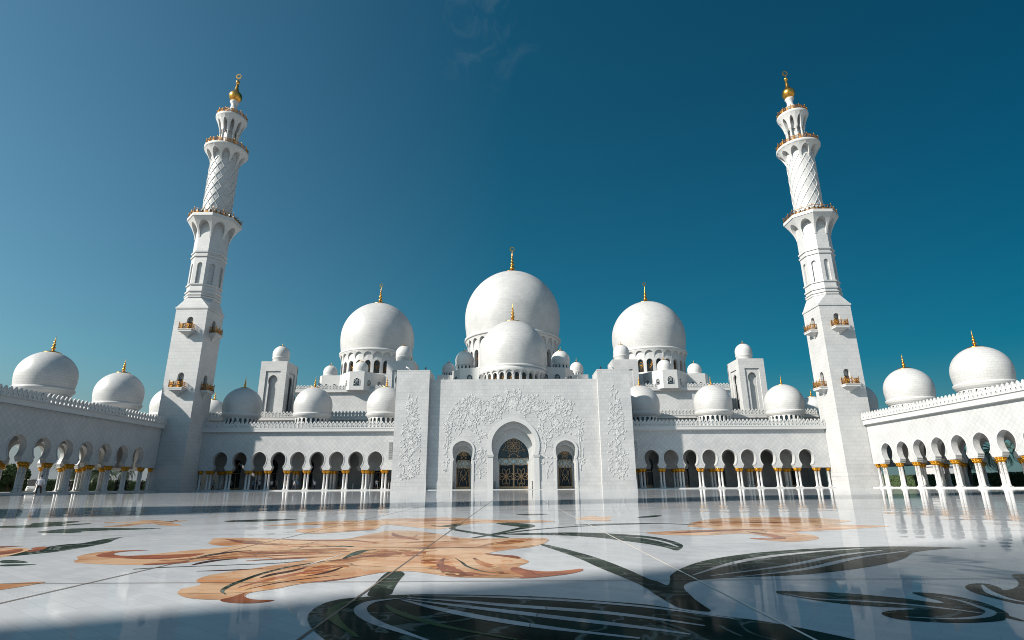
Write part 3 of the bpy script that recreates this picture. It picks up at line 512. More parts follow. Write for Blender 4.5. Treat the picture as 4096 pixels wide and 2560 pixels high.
# ---------------- domes ----------------
SHH=[1.05]
def shell_prof(R,n=26):
    p=[(.955*R,0)]
    for i in range(1,8): s_=i/8; p.append(((.955+.045*math.sin(s_*math.pi/2))*R,.45*R*s_))
    for i in range(n+1):
        s_=math.sin(i/n*math.pi/2); p.append((max(R*(1-s_**2.02)**.535,.001*R),(.45+SHH[0]*s_)*R))
    return p
def shell_z(R,r):
    p=shell_prof(R)
    for i in range(len(p)-1,0,-1):
        if p[i-1][0]>=r: 
            return p[i][1]
    return 0
def finial(parent,h,R,zs,disc,ring=False):
    zt=zs+(.45+SHH[0])*R; rd=disc; zd=zs+shell_z(R,rd)
    prof=[(rd,zd-.02*h),(rd*1.03,zd+.01*h),(rd*.98,zd+.03*h),(rd*.75,zt+.0*h),(rd*.45,zt+.03*h),(.085*h,zt+.075*h),(.055*h,zt+.12*h)]
    k=.82 if ring else 1.0
    def ball(c,r): 
        for a in range(-60,61,20): prof.append((r*math.cos(R_(a)),zt+c*k*h+r*math.sin(R_(a))))
    ball(.22,.105*h*k);prof.append((.04*h,zt+.33*k*h));ball(.41,.082*h*k);prof.append((.03*h,zt+.50*k*h));ball(.565,.062*h*k);prof.append((.022*h,zt+.64*k*h));ball(.70,.040*h*k)
    prof+=[(.016*h,zt+.77*k*h),(.012*h,zt+.85*k*h),(.001,zt+1.0*k*h)]
    m_=MB(); m_.lathe(prof,n=20); f=m_.build('finial',GOLD,parent)
    if ring:
        r=.085*h; zc=zt+k*h+r*.9
        o=[(r*math.cos(i*math.pi/14),zc+r*math.sin(i*math.pi/14)) for i in range(28)]
        q=[(.10*r+.66*r*math.cos(i*math.pi/12),zc+.12*r+.66*r*math.sin(i*math.pi/12)) for i in range(24)]
        m_=MB(); m_.plate(o,[q],TF_front(0,0),-.10*r,.10*r); m_.build('crescent',GOLD,f)
    return f
def arch_pane(hw,h,sag=0):  # faces outwards along +X at local angle 0
    return archtop(hw,0,h)
def dome(name,label,X,Y,R,ztop,tip,zbase,group,kind='roof',ring=False,disc=None,n=22):
    SHH[0]=1.01 if kind=='roof' else 1.05
    zs=ztop-(.45+SHH[0])*R-zbase; t=thing(name,label,'dome',(X,Y,zbase),0,group)
    m_=MB(); m_.lathe([(r,zs+z) for r,z in shell_prof(R)],n=64); m_.build('shell',MDo if R>3 else MP,t)
    def vis(k,n): a=2*math.pi*k/n; return math.sin(a)<.42
    if kind=='roof':
        zd=zs-.26*R
        m_=MB(); m_.lathe([(.955*R,zs),(1.0*R,zs-.03*R),(1.01*R,zs-.09*R),(.97*R,zs-.12*R),(.98*R,zs-.15*R),(.95*R,zs-.17*R),(.93*R,zs-.22*R),(.88*R,zs-.26*R)],n=56); m_.build('collar',MP,t)
        h0=zd-.42*R; m_=MB(); w0=.078*R; zc=zd-.03*R
        ringwall(m_,n,lambda z:.87*R,h0,zd,lambda z:w0*(1-max(0,(z-(zc-w0*1.2))/(w0*1.2))**2)**.5 if z<zc else 0,zc,.80*R,rows=10)
        m_.lathe([(.87*R,0),(.87*R,h0)],n=44); m_.build('drum',MP,t)
        m_=MB(); a=.80*R; th=math.pi/n*1.0
        m_.add([(a*math.cos(-th),a*math.sin(-th),h0),(a*math.cos(th),a*math.sin(th),h0),(a*math.cos(th),a*math.sin(th),zd),(a*math.cos(-th),a*math.sin(-th),zd)],[(0,1,2,3)])
        p=m_.build('window',GLASS,t); 
        for k in range(1,n):
            if vis(k,n): inst(p,t,(0,0,0),2*math.pi*k/n)
    elif kind=='small':
        m_=MB(); m_.lathe([(.955*R,zs),(1.0*R,zs-.02*R),(1.0*R,zs-.14*R),(.95*R,zs-.18*R)],n=40); m_.build('collar',MP,t)
        nn=14; zd=zs-.18*R; h0=max(0,zd-.36*R); w0=.09*R; zc=zd-.05*R; m_=MB()
        ringwall(m_,nn,lambda z:.93*R,h0,zd,lambda z:w0*(1-max(0,(z-(zc-w0*1.2))/(w0*1.2))**2)**.5 if z<zc else 0,zc,.85*R,rows=8)
        if h0>0: m_.lathe([(.93*R,0),(.93*R,h0)],n=28)
        m_.build('drum',MP,t)
        m_=MB(); a=.86*R; th=math.pi/nn
        m_.add([(a*math.cos(-th),a*math.sin(-th),h0),(a*math.cos(th),a*math.sin(th),h0),(a*math.cos(th),a*math.sin(th),zd),(a*math.cos(-th),a*math.sin(-th),zd)],[(0,1,2,3)])
        p=m_.build('window',GLASS,t)
        for k in range(1,nn):
            if vis(k,nn): inst(p,t,(0,0,0),2*math.pi*k/nn)
    elif kind=='plain':
        m_=MB(); m_.lathe([(.955*R,zs),(1.0*R,zs-.02*R),(1.0*R,zs-.12*R),(.93*R,zs-.18*R),(.93*R,0)],n=40); m_.build('collar',MP,t)
    else:
        # tall drum with arched corbel frieze and tall glazed windows
        col,c1,c0,w1,w0z,rw,rt_,skirt=kind   # collar bottom, corbel top/bottom, window crest/sill, wall radius, top radius
        B=zbase
        m_=MB(); m_.lathe([(.955*R,zs),(1.0*R,zs-.02*R),(1.0*R,zs-.06*R),(.975*R,zs-.08*R),(.985*R,zs-.5*(zs-(col-B))),(rt_,col-B)],n=72); m_.build('collar',MP,t)
        m_=MB(); zc=c1-.12*(c1-c0)-B
        side=math.pi/n
        def ao(z): q=max(0,min(1,(z-(c0-B))/(c1-c0))); return rw+(rt_-rw)*q**1.5
        def wo(z):
            q=(z-(c0-B))/(zc-(c0-B)); A=ao(z)
            return A*side*(.93-.12*q if q<.3 else .90*(1-((q-.3)/.7)**1.9)**.5)
        ringwall(m_,n,ao,c0-B,c1-B,wo,zc,rw-.02*R,rows=10,ph=0)
        m_.lathe([(rt_,c1-B),(rt_,col-B)],n=72); m_.build('frieze',MP,t)
        m_=MB(); zw=w1-B; hw=rw*side*.66
        ringwall(m_,n,lambda z:rw-.005*R,w0z-B,c1-B-.01,lambda z:hw*(1-max(0,(z-(zw-hw*1.3))/(hw*1.3))**2.2)**.5 if z<zw else 0,zw,rw-.085*R,rows=12)
        m_.lathe([(rw*1.03,w0z-B-.45),(rw*1.03,w0z-B-.02),(rw-.005*R,w0z-B)],n=72)
        m_.lathe([(skirt,0),(skirt*.99,.25),(rw*1.04,w0z-B-.45)],n=72); m_.build('drum',MW,t)
        m_=MB(); a=rw-.08*R; hh=hw*1.25
        m_.add([(a,-hh,w0z-B),(a,hh,w0z-B),(a,hh,zw+.1),(a,-hh,zw+.1)],[(0,1,2,3)]); p=m_.build('window',GLASS,t)
        m_=MB(); a2=a+.05; H=zw-(w0z-B); q=w0z-B; rr=max(.03,.045*hw)
        for s_ in (-1,1):
            m_.tube([(a2,s_*hw,q),(a2,0,q+H*.33),(a2,-s_*hw,q+H*.66),(a2,-s_*hw*.3,q+H*.95)],rr,n=4); m_.tube([(a2,s_*hw*.5,q),(a2,s_*hw*.5,q+H*.85)],rr*.7,n=4)
            m_.tube([(a2,s_*hw*.9,q+H*.8),(a2,0,q+H*.5),(a2,s_*hw*.2,q+H*.2)],rr,n=4)
        m_.tube([(a2+0,hw*.55*math.cos(i*math.pi/8),q+H*.66+hw*.55*math.sin(i*math.pi/8)) for i in range(16)],rr,n=4,closed=True)
        m_.box(a2-.03,a2+.05,-hw,hw,q,q+.06*H); sub(p,m_,'tracery',GOLDR)
        for k in range(1,n):
            if vis(k,n): inst(p,t,(0,0,0),2*math.pi*k/n)
    finial(t,tip-ztop,R,zs,disc or (.42*(tip-ztop)),ring)
    return t
WG='domes above the front arcades'
dome('arcade_dome','dark shaded dome on the front arcade roof just right of the left minaret',-50.55,103.8,3.40,18.55,20.78,10.4,WG)
dome('arcade_dome','sunlit dome with shaded left rim, middle one on the left front arcade roof',-37.36,103.8,3.43,18.57,20.76,10.4,WG)
dome('arcade_dome','dome on the left front arcade roof, partly hidden by the left edge of the portal',-23.87,103.8,3.43,18.57,20.68,10.4,WG)
dome('arcade_dome','dome beside the right portal pylon, lower half in the shade of the portal corner',24.30,107,3.60,19.10,21.00,10.4,WG)
dome('arcade_dome','sunlit dome in the middle of the right front arcade roof, left of the keyhole tower',38.20,107,3.52,19.17,21.06,10.4,WG)
dome('arcade_dome','sunlit dome between the right keyhole tower and the right minaret',51.90,107,3.53,19.17,21.06,10.4,WG)
WG='domes above the side arcades'
for sg,nm in ((-1,'left'),(1,'right')):
    for Y,lab in ((62.7,None),(77.6,'large %s dome on the %s side arcade roof, nearest the picture edge'),(92.7,'%s dome on the %s side arcade roof, next one towards the minaret'),(107.6,'%s dome mostly hidden behind the %s minaret')):
        l=(lab%(('grey' if sg<0 else 'sunlit'),nm)) if lab else '%s side arcade dome just outside the frame, nearest to the camera'%nm
        if Y>100: l=('bright sunlit dome peeping out left of the left minaret' if sg<0 else 'dark shaded dome peeping out right of the right minaret')
        dome('arcade_dome',l,sg*66.1,Y,3.6,19.35,21.9,10.5,WG)
dome('central_dome','largest dome, on the axis behind the front dome, with a crescent ring finial',-.1,150,13.3,59.4,67.8,25.4,None,kind=(38.5,38.4,35.3,35.0,30.1,12.3,13.0,13.6),ring=True,disc=2.6,n=28)
for sg in (-1,1):
    dome('hall_dome','big dome behind the %s arcade on a tall windowed drum, with a crescent ring finial'%('left' if sg<0 else 'right'),33.9*sg,135,8.97,45.3,50.95,24.1,'big side domes of the prayer hall',kind=(31.2,31.1,29.3,28.95,25.8,8.35,8.85,9.4),ring=True,disc=1.75,n=24)
dome('portal_dome','medium dome with gold spire directly above the entrance portal, in front of the largest dome',-.1,116,7.1,34.85,39.2,18.4,None,kind=(23.15,23.05,22.0,22.55,19.0,6.5,6.85,6.7),disc=1.75,n=26)
SG_='small lookout domes on the roof'
for (x,y,R,zt,tip,zb,kd,l) in (
 (-41.4,124,1.56,27.05,27.85,24.1,'small','small dome on the far left block of the left roof podium'),
 (-33.3,119.6,1.54,26.98,27.75,23.7,'small','small dome on the projecting block in front of the left big dome drum'),
 (33.0,119.6,1.55,26.98,27.75,23.7,'small','small dome on the projecting block in front of the right big dome drum'),
 (41.0,124,1.57,27.1,27.9,24.1,'small','small dome on the far right block of the right roof podium'),
 (-11.05,124,2.12,30.2,31.27,25.4,'small','small dome just left of the portal dome'),
 (10.75,124,2.1,30.2,31.27,25.4,'small','small dome just right of the portal dome'),
 (-16.5,140,1.70,31.0,32.14,26.6,'small','small half shaded dome farther back, left of the portal dome and its neighbour'),
 (16.2,140,1.72,31.0,32.14,26.6,'small','small shaded grey dome farther back, right of the portal dome and its neighbour'),
 (-51.49,120.5,1.80,30.73,31.55,26.56,'plain','small plain dome on top of the left keyhole tower'),
 (51.10,120.5,1.80,30.73,31.55,26.56,'plain','small plain dome on top of the right keyhole tower'),
 (-24.30,120.5,1.76,30.68,31.50,26.56,'plain','small plain dome on the tower behind the left portal pylon'),
 (23.96,120.5,1.75,30.68,31.50,26.56,'plain','small plain dome on the tower behind the right portal pylon')):
    dome('roof_dome',l,x,y,R,zt,tip,zb,SG_,kind=kd,disc=.4*R)
for x,l in ((-68.9,'low dome behind the left arcade roof, immediately right of the left minaret'),(68.6,'low dome behind the right arcade roof, immediately left of the right minaret')):
    dome('roof_dome',l,x,128,3.0,20.0,22.0,10,SG_,disc=.9)
# ---------------- portal ----------------
PT=thing('entrance_portal','tall white marble entrance portal with three arched glass doors and carved vines, between two pylons','portal')
def edgebox(mb,x0,x1,y0,y1,z0,z1): mb.box(x0,x1,y0,y1,z0,z1)
big=keyhole(3.70,.10,5.5,7.15,11.2,nw=3.32); big=[(3.46,z) if z<5.45 else (x,z) for x,z in big]
sml=keyhole(1.70,.10,4.95,6.45,7.98,nw=1.46); sml=[(1.60,.10),(1.60,4.55),(1.52,4.7)]+[q for q in sml if q[1]>=4.94]
big=[(3.46,.10),(3.46,5.45)]+[q for q in big if q[1]>=5.49]
tf=TF_front(0,96.2)
SX=8.70
w=MB(); path=[(-14.6,.05)]
for h_,c_ in ((sml,-SX),(big,-.12),(sml,SX)): path+=full(h_,c_)
w.plate(path+[(14.6,.05),(14.6,18.5),(-14.6,18.5)],[],tf,0,1.3); w.build('wall',MW,PT)
for a,b_ in ((-14.6,-10.7),(-6.75,-4.45),(4.2,6.75),(10.7,14.6)): w=MB(); w.box(a,b_,96.14,96.199,.0,1.3); w.box(a,b_,96.16,96.199,1.3,1.42); w.build('plinth',MW,PT)
for sg in (-1,1):
    x0,x1=(-20.3,-14.6) if sg<0 else (14.5,20.1)
    w=MB(); w.box(x0,x1,95.3,101.2,0,20.0); w.box(x0-.03,x1+.03,95.27,101.23,19.86,20.02); w.box(x0-.06,x1+.06,95.24,101.2,0,1.3); w.box(x0-.03,x1+.03,95.27,101.2,1.32,1.42); w.build('pylon',MW,PT)
w=MB(); w.box(-20.2,20.0,100.5,112,10,18.3); w.box(-14.6,14.6,97.5,101,12.4,18.4); w.box(-20.2,-14.7,101.2,112,.1,10); w.box(14.6,20.0,101.2,112,.1,10); w.build('body',MW,PT)
w=MB(); w.box(-14.6,14.6,95.4,101,0.002,.09); w.build('threshold',MP,PT)
# stepped reveals behind each opening, then the glazed door
def reveal(h_,c_,k,d0,d1,tfx):
    hh=[(x*k,z*(1-(1-k)*.85) if z>1 else z) for x,z in h_]; W_=max(x for x,z in h_)+.6
    zt=h_[-1][1]+.6; m_=MB(); m_.plate([(c_-W_,.1)]+full(hh,c_)+[(c_+W_,.1),(c_+W_,zt),(c_-W_,zt)],[],tfx,d0,d1); return m_,hh
def tracery(c_,zc,R_o,doorhw,zdoor,zp0,zp1,leafs,y):
    m_=MB(); r=.042
    P=lambda rad,a:(c_+rad*math.cos(a),y,zc+rad*math.sin(a))
    n=8
    for k in range(n):
        a=math.pi/2+2*math.pi*k/n; b_=a+math.pi/n
        def lens(r0,r1,w,aa):
            L1=[];L2=[]
            for i in range(7):
                t=i/6; rr=r0+(r1-r0)*t; s_=w*math.sin(math.pi*t)
                x,z=rr*math.cos(aa),rr*math.sin(aa); nx,nz=-math.sin(aa),math.cos(aa)
                L1.append((c_+x+nx*s_,y,zc+z+nz*s_)); L2.append((c_+x-nx*s_,y,zc+z-nz*s_))
            m_.tube(L1,r*.8,n=4); m_.tube(L2,r*.8,n=4)
        lens(.0,R_o*.38,R_o*.085,a); lens(R_o*.16,R_o*.54,R_o*.10,b_)
        m_.tube([P(R_o*.54,b_),P(R_o*.47,a),P(R_o*.54,b_-2*math.pi/n)],r,n=4)
        # outer bows
        m_.tube([P(R_o*(.54+.42*abs(math.sin(math.pi*i/8))**1),a-math.pi/n+2*math.pi/n*i/8) if False else P(R_o*(.98-.40*math.sin(math.pi*i/8)),a-math.pi/n*1.3+2.6*math.pi/n*i/8) for i in range(9)],r,n=4)
    return m_
def door(c_,h_,y,k1,k2,rad,zc,zp0,zp1,hw,main):
    nm='door' ; tfx=TF_front(0,96.2)
    m_,_=reveal(h_,c_,.90,1.3,2.3,tfx); m_.build('reveal',MP,PT)
    m_,hh=reveal(h_,c_,k2,2.3,3.0,tfx); m_.build('reveal',MP,PT)
    W_=max(x for x,z in hh)+.15; zt=hh[-1][1]+.15
    g=MB(); g.box(c_-W_,c_+W_,y,y+.08,.1,zt); D=g.build('door',SG,PT)
    # white band between the leaves and the rose
    g=MB(); q=hw*1.02; n=12; top=[(c_-q+2*q*i/n, zp1-.12*abs(math.sin(2*math.pi*i/n))) for i in range(n+1)]; bot=[(c_-q+2*q*i/n, zp0-.12*abs(math.sin(2*math.pi*i/n))) for i in range(n+1)]
    g.plate(bot+top[::-1],[],TF_front(0,0),y-.04,y-.005); pn=g.build('panel',PG,D)
    t_=tracery(c_,zc,rad,hw,0,zp0,zp1,0,y-.07)
    r=.055
    t_.tube([(a,y-.07,b_) for a,b_ in top],r,n=4); t_.tube([(a,y-.07,b_) for a,b_ in bot],r,n=4)
    # lattice on the band
    for s_ in (-1,1):
        for o_ in ((0,.5),(.5,1.0)):
            t_.tube([(c_+s_*hw*o_[0],y-.07,zp1),(c_+s_*hw*(o_[0]+.22),y-.07,(zp0+zp1)/2+.1),(c_+s_*hw*o_[1],y-.07,zp0)],r,n=4)
            t_.tube([(c_+s_*hw*o_[1],y-.07,zp1),(c_+s_*hw*(o_[0]+.28),y-.07,(zp0+zp1)/2-.1),(c_+s_*hw*o_[0],y-.07,zp0)],r,n=4)
    # leaves
    if main:
        for s_ in (-1,1):
            x0=c_+s_*hw*.52; z0=zp0*.52
            for kk in range(8):
                a=math.pi/8+kk*math.pi/4; Lr=1.25 if kk in(0,3,4,7) else 1.45
                L1=[];L2=[]
                for i in range(7):
                    tt=i/6; w_=.30*math.sin(math.pi*tt); xx=x0+Lr*tt*math.cos(a)-w_*math.sin(a); zz=z0+Lr*tt*math.sin(a)+w_*math.cos(a); L1.append((xx,y-.07,zz)); L2.append((x0+Lr*tt*math.cos(a)+w_*math.sin(a),y-.07,z0+Lr*tt*math.sin(a)-w_*math.cos(a)))
                t_.tube(L1,.045,n=4); t_.tube(L2,.045,n=4)
            t_.tube([(x0-.1*s_,y-.07,z0-1.1),(x0+.15*s_,y-.07,.9),(x0+.2*s_,y-.07,.5)],.045,n=4); t_.tube([(x0+.1*s_,y-.07,z0-1.1),(x0-.25*s_,y-.07,.9),(x0-.35*s_,y-.07,.5)],.045,n=4)
        t_.box(c_-.13,c_+.13,y-.1,y-.02,.1,zp0)
    else:
        for s_ in (-1,1):
            t_.tube([(c_+s_*hw*.9,y-.07,zp0),(c_+s_*hw*.15,y-.07,zp0*.62),(c_-s_*hw*.45,y-.07,zp0*.42),(c_-s_*hw*.6,y-.07,.5)],.05,n=4)
            t_.tube([(c_,y-.07,zp0),(c_+s_*hw*.5,y-.07,zp0*.7),(c_+s_*hw*.3,y-.07,zp0*.5),(c_,y-.07,zp0*.38)],.05,n=4)
            t_.tube([(c_+s_*hw*.75,y-.07,zp0),(c_+s_*hw*.9,y-.07,.5)],.045,n=4)
    t_.build('tracery',BRONZE,D)
    g=MB(); g.box(c_-hw-.08,c_+hw+.08,y-.12,y-.01,.1,.52); 
    for s_ in (-1,1): g.box(c_+s_*hw-.05,c_+s_*hw+.05,y-.13,y-.005,.521,zp0)
    g.build('frame',BRONZE,D)
door(-.12,big,99.0,.9,.72,2.25,7.35,4.15,5.25,2.48,True)
for s_ in (-1,1): door(s_*SX,sml,98.6,.9,.76,1.16,6.15,3.65,4.95,1.12,False)
# raised surrounds of the three openings
m_=MB(); rim(m_,[q for q in big if q[1]>=5.49],-.12,tf,.74,-.14,.02)
for s_ in (-1,1): m_.box(-.12+s_*3.88-.44,-.12+s_*3.88+.44,96.0,96.199,.09,5.25); m_.prism([(-.12+s_*3.9-.5,95.92),(-.12+s_*3.9+.5,95.92),(-.12+s_*3.9+.5,96.19),(-.12+s_*3.9-.5,96.19)],5.25,5.62,[(-.12+s_*3.9-.62,95.82),(-.12+s_*3.9+.62,95.82),(-.12+s_*3.9+.62,96.19),(-.12+s_*3.9-.62,96.19)])
m_.build('arch_surround',MP,PT)
for c_ in (-SX,SX):
    m_=MB(); rim(m_,[q for q in sml],c_,tf,.34,-.12,.02); m_.build('arch_surround',MP,PT)
# carved vines: raised stems, leaves and blossoms (one relief per wall face)
class Vine:
    def __init__(s,y,seed,ok): s.m=MB(); s.y=y; s.r=random.Random(seed); s.ok=ok
    def stem(s,pts,w):
        m=len(pts); s.m.tube([(x,s.y,z) for x,z in pts],[w*.78*(1-.55*i/m) for i in range(m)],n=6,flat=((0,1,0),.75))
    def leaf(s,x,z,a,l):
        w=l*.30; q=[(0,0),(.35*l,w),(.7*l,w*.7),(l,0),(.7*l,-w*.7),(.35*l,-w)]; c,d=math.cos(a),math.sin(a)
        p=[(x+u*c-v*d,z+u*d+v*c) for u,v in q]; n=len(p); cx=x+.45*l*c; cz=z+.45*l*d
        vs=[(u,s.y,v) for u,v in p]+[(u,s.y-.025,v) for u,v in p]+[(cx,s.y-.06,cz)]
        s.m.add(vs,[(i,(i+1)%n,n+(i+1)%n,n+i) for i in range(n)]+[(n+i,n+(i+1)%n,2*n) for i in range(n)])
    def flower(s,x,z,R,n=6):
        R*=.8
        for k in range(n): s.leaf(x,z,2*math.pi*k/n+.3,R)
        s.m.lathe([(R*.28,0),(R*.22,.0)],c=(x,0,z),n=3) if False else None
        s.leaf(x-R*.15,z,0,R*.35)
    def grow(s,x,z,a,L,w,curl,depth):
        pts=[(x,z)]; n=max(5,int(L/.22)); c=curl
        for i in range(n):
            a+=c*(L/n)*(1+1.2*i/n if depth>0 else math.sin(i/n*9)*1.6); x+=math.cos(a)*L/n; z+=math.sin(a)*L/n
            if not s.ok(x,z): break
            pts.append((x,z))
            if s.r.random()<.27: s.leaf(x,z,a+s.r.choice((-1,1))*s.r.uniform(.5,1.2),s.r.uniform(.15,.25))
            if depth<2 and s.r.random()<(.22 if depth==0 else .13): s.grow(x,z,a+s.r.choice((-1,1))*s.r.uniform(.5,1.1),L*s.r.uniform(.28,.5),w*.7,s.r.choice((-1,1))*s.r.uniform(.5,1.6),depth+1)
        if len(pts)>2:
            s.stem(pts,w)
            if s.r.random()<.5: s.flower(pts[-1][0],pts[-1][1],s.r.uniform(.22,.36),5)
            else: s.leaf(pts[-1][0],pts[-1][1],a,.35)
for sg in (-1,1):
    cx=-17.45 if sg<0 else 17.3
    def ok(x,z,cx=cx): 
        hw=1.62 if z<9 else 1.62-(z-9)*.155
        return abs(x-cx)<hw and 1.5<z<17.3
    v=Vine(95.29,11+sg,ok)
    for q in range(11):
        z=1.7+q*1.32; 
        v.grow(cx+v.r.uniform(-.3,.3),z,math.pi/2+v.r.uniform(-.5,.5),5.5,.075,v.r.choice((-1,1))*.5,0)
        if z<14: v.flower(cx+v.r.uniform(-.6,.6),z+.6,.55,7)
    for q in range(26): v.grow(cx+v.r.uniform(-1.1,1.1)*(1 if q<18 else .3),1.7+q*.55,v.r.uniform(.3,2.8),2.2,.055,v.r.choice((-1,1))*v.r.uniform(.6,1.4),1)
    v.m.build('vine_relief',MC,PT)
def okc(x,z):
    ax=abs(x+.12)
    if ax>11.9 or z<1.6 or z>17: return False
    top=17.0 if ax<1.2 else (15.9 if ax<9.4 else 15.9-(ax-9.4)*1.9 if ax<10.9 else 12.6-(ax-10.9)*1.5)
    if z>top-(.5*math.sin(ax*2.1)**2): return False
    if z<13 and math.hypot(ax/4.75,(z-7.2)/5.15)<1 : return False
    if z<5.8 and ax<4.75: return False
    if math.hypot((ax-8.7)/2.35,(z-6.4)/2.5)<1 : return False
    if z<6.2 and 6.5<ax<10.9: return False
    if z<8 and ax>11.75: return False
    return True
v=Vine(96.19,77,okc)
for sg in (-1,1):
    for (x,z,a,Lg) in ((5.6,1.8,1.6,12),(5.2,6,1.2,9),(5.9,9,1.0,9),(11.2,3.2,1.5,8),(11.25,3.0,1.6,4),(11.2,5.2,1.5,4),(11.3,7,1.6,3),(11.25,6,1.5,3),(11.3,8.5,1.9,7),(7,9.6,.6,7),(6.5,10.5,1.9,7),(4.2,11.8,2.2,7),(3,12.6,2.6,6),(8.5,10,1.4,6),(2,13.3,1.2,5),(9.5,10.5,.8,5),(5,13,.5,6),(7,13,.3,4),(1.2,15,1.6,3)):
        v.grow(-.12+sg*x,z,a if sg>0 else math.pi-a,Lg,.085,v.r.choice((-1,1))*.28,0)
    for (x,z,R) in ((6.9,13,.95),(4.0,13.3,.75),(9.6,13.4,.5),(2.2,14.9,.7),(7.4,10.9,.7),(5.2,11.7,.6),(1.2,16.2,.45),(8.6,15,.4)): v.flower(-.12+sg*x,z,R,8)
    for q in range(48):
        x=v.r.uniform(0.5,11.6); z=v.r.uniform(2.5,15.8)
        if okc(x,z): v.grow(-.12+sg*x,z,v.r.uniform(0,6.28),v.r.uniform(1.2,2.6),.05,v.r.choice((-1,1))*v.r.uniform(.6,1.5),1)
v.flower(-.12,14.1,1.15,8)
v.m.build('vine_relief',MC,PT)
# ---------------- prayer hall bodies ----------------
def corniced(t,x0,x1,y,z,tfx,ch=.62,pr=.5):
    c=MB(); c.box(x0,x1,y-pr,y+.4,z-ch,z); c.box(x0,x1,y-pr-.05,y+.3,z-.09,z+.001); c.box(x0,x1,y-.12,y-.001,z-ch-.14,z-ch); c.build('cornice',MP,t)
for sg in (-1,1):
    nm='left' if sg<0 else 'right'
    t=thing('prayer_hall_wall','upper crenellated hall wall under the %s big dome'%nm,'building',group=None)
    xa,xb=(-46.6,-20.5) if sg<0 else (20.3,46.2)
    w=MB(); w.box(xa,xb,118.6,160,0,20.4); w.build('wall',MD,t); corniced(t,xa,xb,118.6,20.6,None)
    merls(t,TF_front(0,118.1),xa+.1,xb-.1,20.6,0,0,.70,sc_=(1,1,.78))
    t=thing('roof_terrace','lower set-back terrace wall with crenellated cornice right behind the %s front arcade roof'%nm,'building')
    xa,xb=(-61.3,-20.5) if sg<0 else (20.3,60.9)
    w=MB(); w.box(xa,xb,112.6,118.5,0,13.9); w.build('wall',MP,t); corniced(t,xa,xb,112.6,14.05,None)
    merls(t,TF_front(0,112.1),xa+.1,xb-.1,14.05,0,0,.70,sc_=(1,1,.95))
    # podium under the big side dome
    t=thing('dome_podium','white angular roof podium with arched windows below the drum of the %s big dome'%nm,'building')
    P0=[(-43.6,146),(-43.6,123.2),(-42.3,121.3),(-38.3,121.3),(-36.6,118.9),(-34.9,117),(-31.8,117),(-30.1,118.9),(-28.6,121.3),(-25,121.3),(-23.5,124),(-23.5,146)]
    P1=[(x*-sg,y) for x,y in P0]; P1=P1 if sg<0 else P1[::-1]
    P1=P1[::-1]
    w=MB(); w.prism(P1,20.3,24.1); w.prism([(x+(.0),y) for x,y in P1],24.101,24.25); w.build('wall',MP,t)
    def awin(t,x,y,z,hw,h,ang):
        g=MB(); pl=archtop(hw,0,h); c,s_=math.cos(ang),math.sin(ang); tfw=lambda u,v,d:(x+u*c+(-s_)*-d*-1*0+ (d)*(-s_)*-1*0 + d*s_*-1, y+u*s_+d*c, z+v)
        g.plate(full(pl),[],tfw,-.02,.05); o=g.build('window',GLASS,t)
        r=MB(); rim(r,pl,0,tfw,.07,-.06,.02)
        for i in range(6):
            a=i*math.pi/3; r.tube([tfw(0,h*.62,-.05),tfw(hw*.9*math.cos(a),h*.62+hw*.9*math.sin(a),-.05)],.025,n=4)
        r.tube([tfw(hw*.55*math.cos(i*math.pi/5),h*.62+hw*.55*math.sin(i*math.pi/5),-.05) for i in range(10)],.025,n=4,closed=True)
        r.tube([tfw(-hw,h*.3,-.05),tfw(0,h*.15,-.05),tfw(hw,h*.3,-.05)],.025,n=4); sub(o,r,'tracery',METW)
    for (x,y,hw,h,an) in ((-33.35,116.97,.62,1.6,0),(-35.8,118,.28,1.3,-.85),(-37.4,120.1,.28,1.3,-.95),(-30.95,117.95,.42,1.3,.85),(-29.3,120.1,.40,1.3,.95),(-41.2,121.27,.33,1.1,0),(-39.4,121.27,.33,1.1,0),(-27,121.27,.35,1.2,0),(-43.0,122.2,.3,1.1,-.95)):
        awin(t,x*-sg,y,21.2,hw,h,an if sg<0 else -an)
# podium around the central dome
t=thing('dome_podium','white angular podium with arched windows behind the portal dome, carrying two small domes','building')
P1=[(-13.7,123.2),(-11.7,120),(-7.4,119.2),(7.2,119.2),(11.4,120),(13.4,123.2),(13.4,165),(-13.7,165)]
w=MB(); w.prism(P1,10,25.4); w.box(-18.6,-13.701,134,165,10,26.6); w.box(13.401,18.3,134,165,10,26.6); w.build('wall',MP,t)
def awin2(x,y,z,hw,h,ang):
    g=MB(); pl=archtop(hw,0,h); c,s_=math.cos(ang),math.sin(ang); tfw=lambda u,v,d:(x+u*c-d*s_,y+u*s_+d*c,z+v)
    g.plate(full(pl),[],tfw,-.03,.05); o=g.build('window',GLASS,t)
    r=MB(); rim(r,pl,0,tfw,.07,-.07,.02)
    for i in range(6):
        a=i*math.pi/3+.5; r.tube([tfw(0,h*.6,-.06),tfw(hw*.9*math.cos(a),h*.6+hw*.9*math.sin(a),-.06)],.03,n=4)
    r.tube([tfw(hw*.55*math.cos(i*math.pi/5),h*.6+hw*.55*math.sin(i*math.pi/5),-.06) for i in range(10)],.03,n=4,closed=True)
    for i in (.2,.4): r.tube([tfw(-hw,h*i,-.06),tfw(0,h*(i+.12),-.06),tfw(hw,h*i,-.06)],.03,n=4)
    sub(o,r,'tracery',METW)
for s_ in (-1,1):
    awin2(s_*9.55,119.57,21.9,.58,2.0,s_*.185); awin2(s_*6.9,119.16,21.9,.58,2.0,0); awin2(s_*12.65,121.5,21.9,.62,2.0,s_*1.01)
